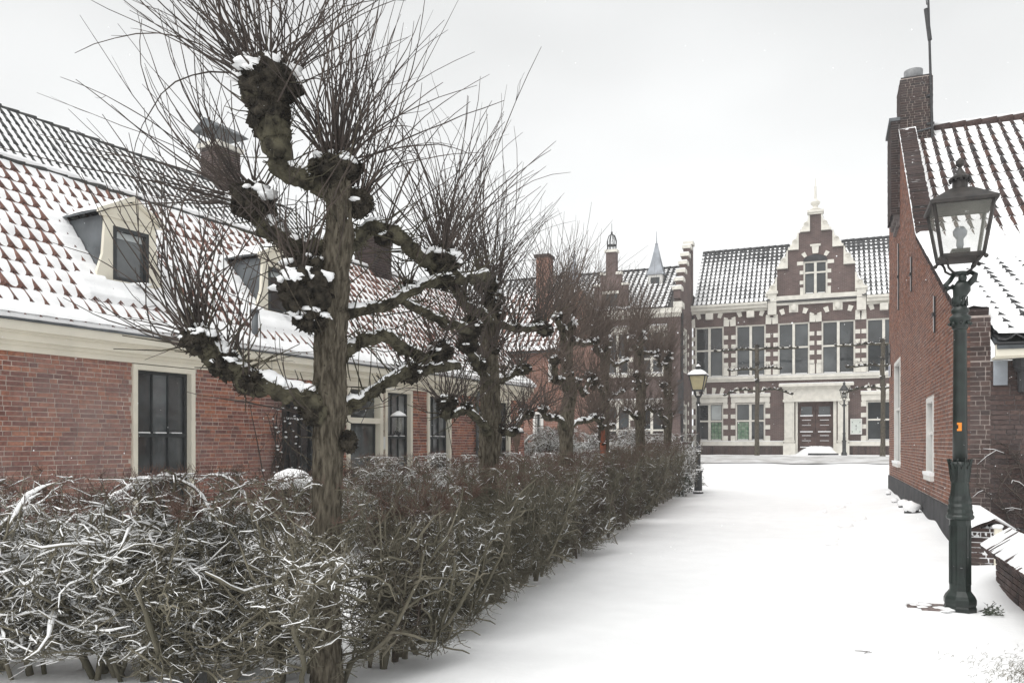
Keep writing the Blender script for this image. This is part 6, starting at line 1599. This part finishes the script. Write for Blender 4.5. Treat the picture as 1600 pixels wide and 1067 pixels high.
row_tree(1000, 17.9, 16, 'pollarded lime with a round black top knob, fifth of the row', 3.9, True, 5, 1.6)
row_tree(1043, 22.0, 13.5, 'most distant pollarded lime of the row, standing before the hall wing corner', 3.9, True, 6, 1.6)
b = W(944, 700, 14.0); b[2] = 0; wm = MB()
fv = nrm(np.array([-b[0], -b[1], 0])); sd = np.array([-fv[1], fv[0], 0]); g_ = []
for i in range(12):
    z = 1.02+.85*i/11; wd_ = (.055+.02*mnoise.noise(Vector((i*.9, 0, 0))))*(1-.5*(i/11)**2)*(.4 if i == 11 else 1)
    for j in range(3): g_.append(b+fv*(.108+(.02 if j == 1 else 0))+sd*(j-1)*wd_-sd*.02+ZU*z)
ii = np.arange(36).reshape(12, 3); wm.add(g_, np.stack([ii[:-1, :-1], ii[:-1, 1:], ii[1:, 1:], ii[1:, :-1]], -1).reshape(-1, 4)); wm.build('bark_wound', M['wound'], t4)

# ---------------------------------------------------------------- two espaliers before the hall
def espalier(px, Y, label, span, seed):
    g = np.random.default_rng(seed); x = on_y(px, Y); b = np.array([x, Y, ground_z(x, Y)]); r = .115
    tr = [b-ZU*.1]+[b+ZU*z+g.normal(size=3)*.02 for z in (.8, 2, 3.2, 4.3, 5.2, 5.75)]; rad = [r*1.15, r, r*.95, r*.95, r*.9, r*.85, r*.9]
    limbs, knobs = [], []
    for z, f in ((3.35, 1.0), (4.45, .7), (5.5, 1.05)):
        for sx in (-1, 1):
            S = span*f*g.uniform(.85, 1.1); a = b+ZU*z; dz = -.22 if z < 4 else 0
            p = [a, a+X3*sx*S*.3+ZU*.08, a+X3*sx*S*.6+ZU*(.05+g.uniform(-.06, .06)), a+X3*sx*S+ZU*(dz+g.uniform(-.05, .05))]
            limbs.append((p, [.07, .05, .05, .045], .2))
            for q in np.linspace(.25, 1, 6):
                i = q*3; k = min(int(i), 2); c = p[k]*(1-(i-k))+p[k+1]*(i-k)
                knobs.append((c+ZU*.05, .07*g.uniform(.7, 1.3), (1.1, 1, .8), [K_(3, .1, .3, bias=(0, 0, .5), seed=seed*90+len(knobs), side=0)], 2))
    for k in range(3): knobs.append((b+ZU*(5.7-k*.9), .12, (1, 1, 1), [K_(4, .15, .3, bias=(0, 0, .5), seed=seed*90+80+k, side=0)], 2))
    pollard(b, label, (tr, rad), limbs, knobs, group='trained trees before the hall', far=True, name='espalier_tree', rs=1.6)
espalier(1183, 43.6, 'bare trained tree with level limbs before the hall, between lamp and portal', 1.95, 31)
espalier(1379, 43.6, 'bare trained tree before the hall, half hidden by the gabled house corner', 2.1, 32)

# ================================================================ HEDGES
def grow(P, n, l0, l1, K, jit, up, smin, g, fwd=.5, out=None, outw=0):
    N, KP, _ = P.shape; i = np.repeat(np.arange(N), n); s = g.uniform(smin, .98, N*n)*(KP-1); k = np.minimum(s.astype(int), KP-2); f = (s-k)[:, None]
    st = P[i, k]*(1-f)+P[i, k+1]*f; t = P[i, k+1]-P[i, k]; t /= np.linalg.norm(t, axis=1, keepdims=True)+1e-9
    d = t*fwd+g.normal(size=st.shape)*np.array([.8, .8, .42])+np.array([0, 0, up]); d /= np.linalg.norm(d, axis=1, keepdims=True)
    L = g.uniform(l0, l1, len(st)); Q = np.zeros((len(st), K, 3)); Q[:, 0] = st
    for q in range(1, K):
        d = d+g.normal(size=d.shape)*jit; d /= np.linalg.norm(d, axis=1, keepdims=True); Q[:, q] = Q[:, q-1]+d*(L/(K-1))[:, None]
    return Q
def shrub_variant(seed, Wd, D, H, snow_p, m, dens=1.0, nt_=7, nu_=2, low=.2):
    g = np.random.default_rng(seed); b = MB(); s = MB(); sn = MB()
    def box_clip(Q):
        Q[..., 0] = np.where(np.abs(Q[..., 0]) > Wd/2, np.sign(Q[..., 0])*(Wd/2+(np.abs(Q[..., 0])-Wd/2)*.5), Q[..., 0])
        Q[..., 1] = np.where(np.abs(Q[..., 1]) > D/2, np.sign(Q[..., 1])*(D/2+(np.abs(Q[..., 1])-D/2)*.45), Q[..., 1])
        Q[..., 2] = np.where(Q[..., 2] > H, H+(Q[..., 2]-H)*.13, Q[..., 2]); Q[..., 2] = np.where(Q[..., 2] < low*.8, low*.8+(Q[..., 2]-low*.8)*.35, Q[..., 2]); return Q
    ns = 4; K = 11; S = np.zeros((ns, K, 3)); S[:, 0] = np.stack([g.uniform(-.3, .3, ns)*Wd, g.uniform(-.07, .07, ns), np.full(ns, -.05)], 1)
    d = np.stack([g.normal(size=ns)*.55, g.normal(size=ns)*.25, np.ones(ns)], 1)
    for k in range(1, K):
        d = d+g.normal(size=d.shape)*.34; d[:, 2] = np.abs(d[:, 2])+.22; d /= np.linalg.norm(d, axis=1, keepdims=True); S[:, k] = S[:, k-1]+d*(H*.98/(K-1))
    S[:, 1:] = box_clip(S[:, 1:]); SR = np.linspace(1, .30, K)[None]*g.uniform(.010, .027, ns)[:, None]
    for i in range(ns): s.tube(S[i], SR[i]*(1+.22*g.normal(size=K)), 8, 0, .3, 22)
    B = box_clip(grow(S, int(24*dens), .25, .66, 6, .36, .10, .13, g, .35)); BR = np.linspace(1, .42, 6)[None]*(.0045+.0095*g.uniform(0, 1, len(B))**2)[:, None]*(1+.10*g.normal(size=(len(B), 6)))
    T = box_clip(grow(B, nt_, .06, .25, 4, .42, .05, .10, g, .5)); TR = np.linspace(1, .55, 4)[None]*g.uniform(.0020, .0039, len(T))[:, None]*(1+.08*g.normal(size=(len(T), 4)))
    U = box_clip(grow(T, nu_, .025, .10, 3, .22, .10, .2, g, .5)); UR = np.linspace(1, .5, 3)[None]*g.uniform(.0011, .0019, len(U))[:, None]
    for P_, R_, n in ((B, BR, 5), (T, TR, 4), (U, UR, 3)): V, F = tubes(P_, R_, n); b.add(V, F)
    tp_ = T[T[:, -1, 2] > H*.84]                                     # fine reddish new growth along the clipped top
    if len(tp_):
        m_ = 420; i_ = g.integers(0, len(tp_), m_); k_ = g.integers(1, tp_.shape[1], m_); s_ = tp_[i_, k_]; d_ = g.normal(size=(m_, 3))*.6+np.array([0, 0, .7]); d_ /= np.linalg.norm(d_, axis=1, keepdims=True); l_ = g.uniform(.03, .09, m_)[:, None]
        Q_ = np.stack([s_, s_+d_*l_*.5+g.normal(size=(m_, 3))*.006, s_+d_*l_], 1); V, F = tubes(Q_, np.tile(np.array([[.0019, .0015, .0009]]), (m_, 1)), 3); b.add(V, F, 1)
    for P_, R_, pr, th in ((B, BR, snow_p**1.7, 1.45 if snow_p > .8 else .95), (T, TR, snow_p**1.15, 1.9 if snow_p > .8 else 1.25), (U, UR, snow_p*.45, 1.7)):
        dz = np.abs(P_[:, -1, 2]-P_[:, 0, 2])/(np.linalg.norm(P_[:, -1]-P_[:, 0], axis=1)+1e-9); shelter = np.clip((P_[:, 0, 2])/H, .25, 1)
        k = (dz < .72) & (g.uniform(size=len(P_)) < pr*(.4+.6*shelter))
        if k.any():
            r = R_[k]*th*g.uniform(.7, 1.5, k.sum())[:, None]; env = np.sin(np.linspace(.62, math.pi-.5, P_.shape[1]))[None]; r = r*env*g.uniform(.65, 1.3, r.shape)*np.where(g.uniform(size=r.shape) < (.1 if snow_p > .8 else .2), .08, 1)
            Q = P_[k]+np.array([0, 0, 1])*(R_[k]*.8+r*.5)[:, :, None]; V, F = tubes(Q, r, 5); sn.add(V, F)
    # pads of snow lying across forks near the top
    for k in range(0):
        p = B[g.integers(0, len(B)), g.integers(1, 5)]; V, F = smooth_ico(p+ZU*.014, g.uniform(.015, .038), 1, .35, 4, (1.5, 1.2, .5), k+seed); sn.add(V, F)
    return s, b, sn, m
class Proto: pass
def unlink(o): d = o.data; bpy.data.objects.remove(o); return d
def make_proto(args):
    s, b, sn, m = shrub_variant(*args); p = Proto()
    p.s = unlink(s.build('hedge_stem', m, None, smooth=True))
    p.b = unlink(b.build('hedge_twigs', [m, M['hedge_top']], None, smooth=True))
    p.n = None
    if sn.n: p.n = unlink(sn.build('hedge_snow', M['snow'], None, smooth=True))
    return p
SNOWY = [make_proto((70+i, 1.35, .60, 1.29, 1.0, M['hedge'], 1.2, 9, 4, .26)) for i in range(4)]
MIXED = [make_proto((80+i, 1.25, .62, 1.29, .5, M['hedge'], 1.3, 9, 3)) for i in range(3)]
BARE = [make_proto((90+i, 1.2, .64, 1.30, .14, M['hedge_red'] if i == 2 else M['hedge'], 1.05, 9, 4, .24)) for i in range(4)]
def plant_hedge(root, pos, rz, pr, sc=1.0, sz=1.0):
    at = np.array([pos[0], pos[1], ground_z(pos[0], pos[1])-.01])
    o = bpy.data.objects.new('hedge_plant', pr.s); o.rotation_euler = (0, 0, rz); o.scale = (sc, sc, sz); link(o, root, at)
    for me, nm_ in ((pr.b, 'branches'), (pr.n, 'snow')):
        if me is None: continue
        c = bpy.data.objects.new(nm_, me); COL.objects.link(c); c.parent = o; c['kind'] = 'stuff'; WL[c.name] = at
T1P = W(511, 700, D1); T1P[2] = 0
hg = thing('hedge', T1P+RD3*6, 'long leafless clipped hedge running along the snowy lane under the pollards', 'hedge', 'leafless garden hedges')
arow = math.atan2(RD3[1], RD3[0]); g0 = np.random.default_rng(5)
s = .42
while s < 18.6:
    p = T1P+RD3*s+RN3*((.10 if s > .8 else .0)+g0.uniform(-.06, .06)); pr = BARE[g0.integers(0, 4)] if g0.random() < .85 else MIXED[g0.integers(0, 3)]
    plant_hedge(hg, p, arow+(math.pi if g0.random() < .5 else 0)+g0.uniform(-.25, .25), pr, g0.uniform(.92, 1.08), g0.uniform(.97, 1.03)*(.985+.011*s))
    s += .40 if s < 6 else .52
hl = thing('hedge', T1P+LW*2, 'leafless clipped hedge heavily laden with snow, crossing in front of the brick cottage', 'hedge', 'leafless garden hedges')
LD = nrm(list(cam2(-4.6, .75))+[0]); al = math.atan2(LD[1], LD[0])
s = .34
while s < 5.8:
    p = T1P+LD*s+np.array([FW[0], FW[1], 0])*-.06+np.array([-LD[1], LD[0], 0])*g0.uniform(-.10, .10)
    plant_hedge(hl, p, al+(math.pi if g0.random() < .5 else 0)+g0.uniform(-.25, .25), SNOWY[g0.integers(0, 4)] if s > .9 else MIXED[g0.integers(0, 3)], g0.uniform(.98, 1.12), g0.uniform(1.0, 1.05))
    s += .36
for s, b_ in ((.55, .30), (1.0, .28), (1.5, .25)):
    p = T1P+LD*s+np.array([FW[0], FW[1], 0])*b_; plant_hedge(hl, p, al+g0.uniform(-.3, .3), (MIXED if s < .8 else SNOWY)[g0.integers(0, 3)], 1.0, 1.03)
hb = thing('hedge', W(640, 705, 12.5), 'low snow-dusted hedge growing close to the cottage door and windows', 'hedge', 'leafless garden hedges')
for f in np.linspace(0, 1, 15):
    px = 528+f*330; d = 11.2+f*6.6; p = W(px, 700, d); plant_hedge(hb, p, arow+g0.uniform(-.3, .3)+(math.pi if g0.random() < .5 else 0), MIXED[g0.integers(0, 3)] if f < .35 else SNOWY[g0.integers(0, 4)], 1.1, 1.04+g0.uniform(-.03, .03))
hc = thing('hedge', W(930, 690, 26), 'tall snow-whitened shrubbery row in front of the hall wing', 'hedge', 'leafless garden hedges')
for k in range(26):
    px = 790+260*(k % 13)/12; d = 24.5+1.2*(k//13)+g0.uniform(-.4, .4); p = W(px, 690, d); plant_hedge(hc, p, g0.uniform(0, 6.28), SNOWY[g0.integers(0, 4)], 1.5, 1.45+g0.uniform(-.1, .15))
# snow-loaded round shrub behind the crossing hedge
p = W(458, 740, 8.3); p[2] = 0
sb = thing('round_shrub', p, 'rounded shrub under a smooth cap of snow by the dark cottage window', 'shrub')
m_ = MB(); 
for P_, R_ in shoot_set(p+ZU*.75, .2, 120, .25, .5, bias=(0, 0, .3), seed=77): V, F = tubes(P_, R_, 3); m_.add(V, F)
m_.tube([p-ZU*.1, p+ZU*.5, p+ZU*.9], [.04, .03, .02], 6); m_.build('branches', M['hedge_red'], sb)['kind'] = 'stuff'
m_ = MB()
for k, (dx, dz, r) in enumerate(((0, 1.18, .17), (-.13, 1.14, .12), (.12, 1.15, .13))): V, F = smooth_ico(p+np.array([RT[0]*dx, RT[1]*dx, dz]), r, 3, .16, 3, (1.1, 1, .6), k*2.0); m_.add(V, F)
m_.build('snow', M['snow'], sb, smooth=True)
# evergreen shrub by the hedge end lamp, and another small one further along the lane edge
def evergreen(px, py, d, R0, H, label, seed, n):
    p = W(px, py, d); p[2] = ground_z(p[0], p[1]); t = thing('evergreen_shrub', p, label, 'shrub', 'small evergreens at the hedge foot'); g = np.random.default_rng(seed); lm, sm, st = MB(), MB(), MB()
    q = g.normal(size=(n, 3)); q /= np.linalg.norm(q, axis=1, keepdims=True); q *= g.uniform(.3, 1, n)[:, None]**.5; q = q*np.array([R0, R0, H/2])+np.array([0, 0, H/2]); V, F = [], []
    for i in range(n):
        a = nrm(g.normal(size=3)+np.array([0, 0, .3]))*.055; b_ = nrm(np.cross(a, g.normal(size=3)))*.022; c = p+q[i]; k = len(V); V += [c, c+a*.5+b_, c+a, c+a*.5-b_]; F.append((k, k+1, k+2, k+3))
        if g.random() < .16: v, f = smooth_ico(c+ZU*.02, g.uniform(.015, .04), 1, .3, 4, (1.3, 1.2, .6), i); sm.add(v, f)
    lm.add(V, F); lm.build('leaves', M['leaf_dark'], t)['kind'] = 'stuff'; sm.build('snow', M['snow'], t, smooth=True)['kind'] = 'stuff'
    for k in range(9): st.tube([p, p+g.normal(size=3)*np.array([.1, .1, 0])+ZU*H*.4, p+g.normal(size=3)*np.array([R0*.4, R0*.4, 0])+ZU*H*.8], [.012, .009, .004], 5)
    st.build('stem', M['hedge'], t)
evergreen(1062, 774, 23.4, .42, .75, 'dark evergreen shrub dusted with snow at the foot of the hedge-end lamp', 1, 900)
evergreen(1003, 800, 17.2, .28, .22, 'low evergreen sprig creeping out of the hedge foot onto the lane', 2, 110)
# garden post with a snow cap
p = W(807, 700, 20.5); p[2] = 0
gp2 = thing('garden_lantern', p, 'brown garden lantern post with a snow-capped hood among the shrubs, behind the second pollard', 'garden lamp')
MB().lathe([(.05, -.05), (.045, 1.45), (.09, 1.5), (.10, 1.55)], p, 8).build('post', M['wood'], gp2)
MB().lathe([(.09, 1.55), (.13, 1.78), (.09, 1.8)], p, 6).build('lantern_box', M['wood'], gp2); MB().lathe([(.20, 1.80), (.21, 1.83), (.06, 1.93)], p, 8).build('hood', M['iron'], gp2)
MB().lathe([(.2, 1.835), (.17, 1.91), (.05, 1.98)], p, 8).build('snow_cap', M['snow'], gp2, smooth=True)
# ================================================================ snowy air: one even, closed box round everything
hz = MB().box((-305, -45, -1.2), (305, 425, 22)).build('haze', None, None); hz['kind'] = 'stuff'
hm = bpy.data.materials.new('haze'); hm.use_nodes = True; ht = hm.node_tree; ht.nodes.clear()
ho = ht.nodes.new('ShaderNodeOutputMaterial'); hv = ht.nodes.new('ShaderNodeVolumePrincipled')
hv.inputs['Color'].default_value = (0.95, 0.96, 0.97, 1); hv.inputs['Density'].default_value = 0.0014; hv.inputs['Anisotropy'].default_value = 0.2
ht.links.new(hv.outputs[0], ho.inputs['Volume']); hz.data.materials.clear(); hz.data.materials.append(hm)

# falling snow: small flakes in the air between the camera and the hall
gf = np.random.default_rng(77); NF = 9000
dd = 2.2+30*gf.uniform(0, 1, NF)**.7; lat = gf.uniform(-.72, .72, NF)*dd; zz = EYE+gf.uniform(-.30, .58, NF)*dd
Cf = RT[None, :]*lat[:, None]+FW[None, :]*dd[:, None]; Cf = np.concatenate([Cf, zz[:, None]], 1)
ok = zz > 0.2; Cf = Cf[ok]; rf_ = gf.uniform(.0012, .0034, len(Cf))
oct_ = np.array([[1, 0, 0], [-1, 0, 0], [0, 1, 0], [0, -1, 0], [0, 0, 1], [0, 0, -1]], float); of = np.array([[0, 2, 4], [2, 1, 4], [1, 3, 4], [3, 0, 4], [2, 0, 5], [1, 2, 5], [3, 1, 5], [0, 3, 5]])
sn_ = MB().add((Cf[:, None, :]+oct_[None]*rf_[:, None, None]).reshape(-1, 3), (of[None]+6*np.arange(len(Cf))[:, None, None]).reshape(-1, 3)).build('falling_snow', M['snow_thin'], None); sn_['kind'] = 'stuff'
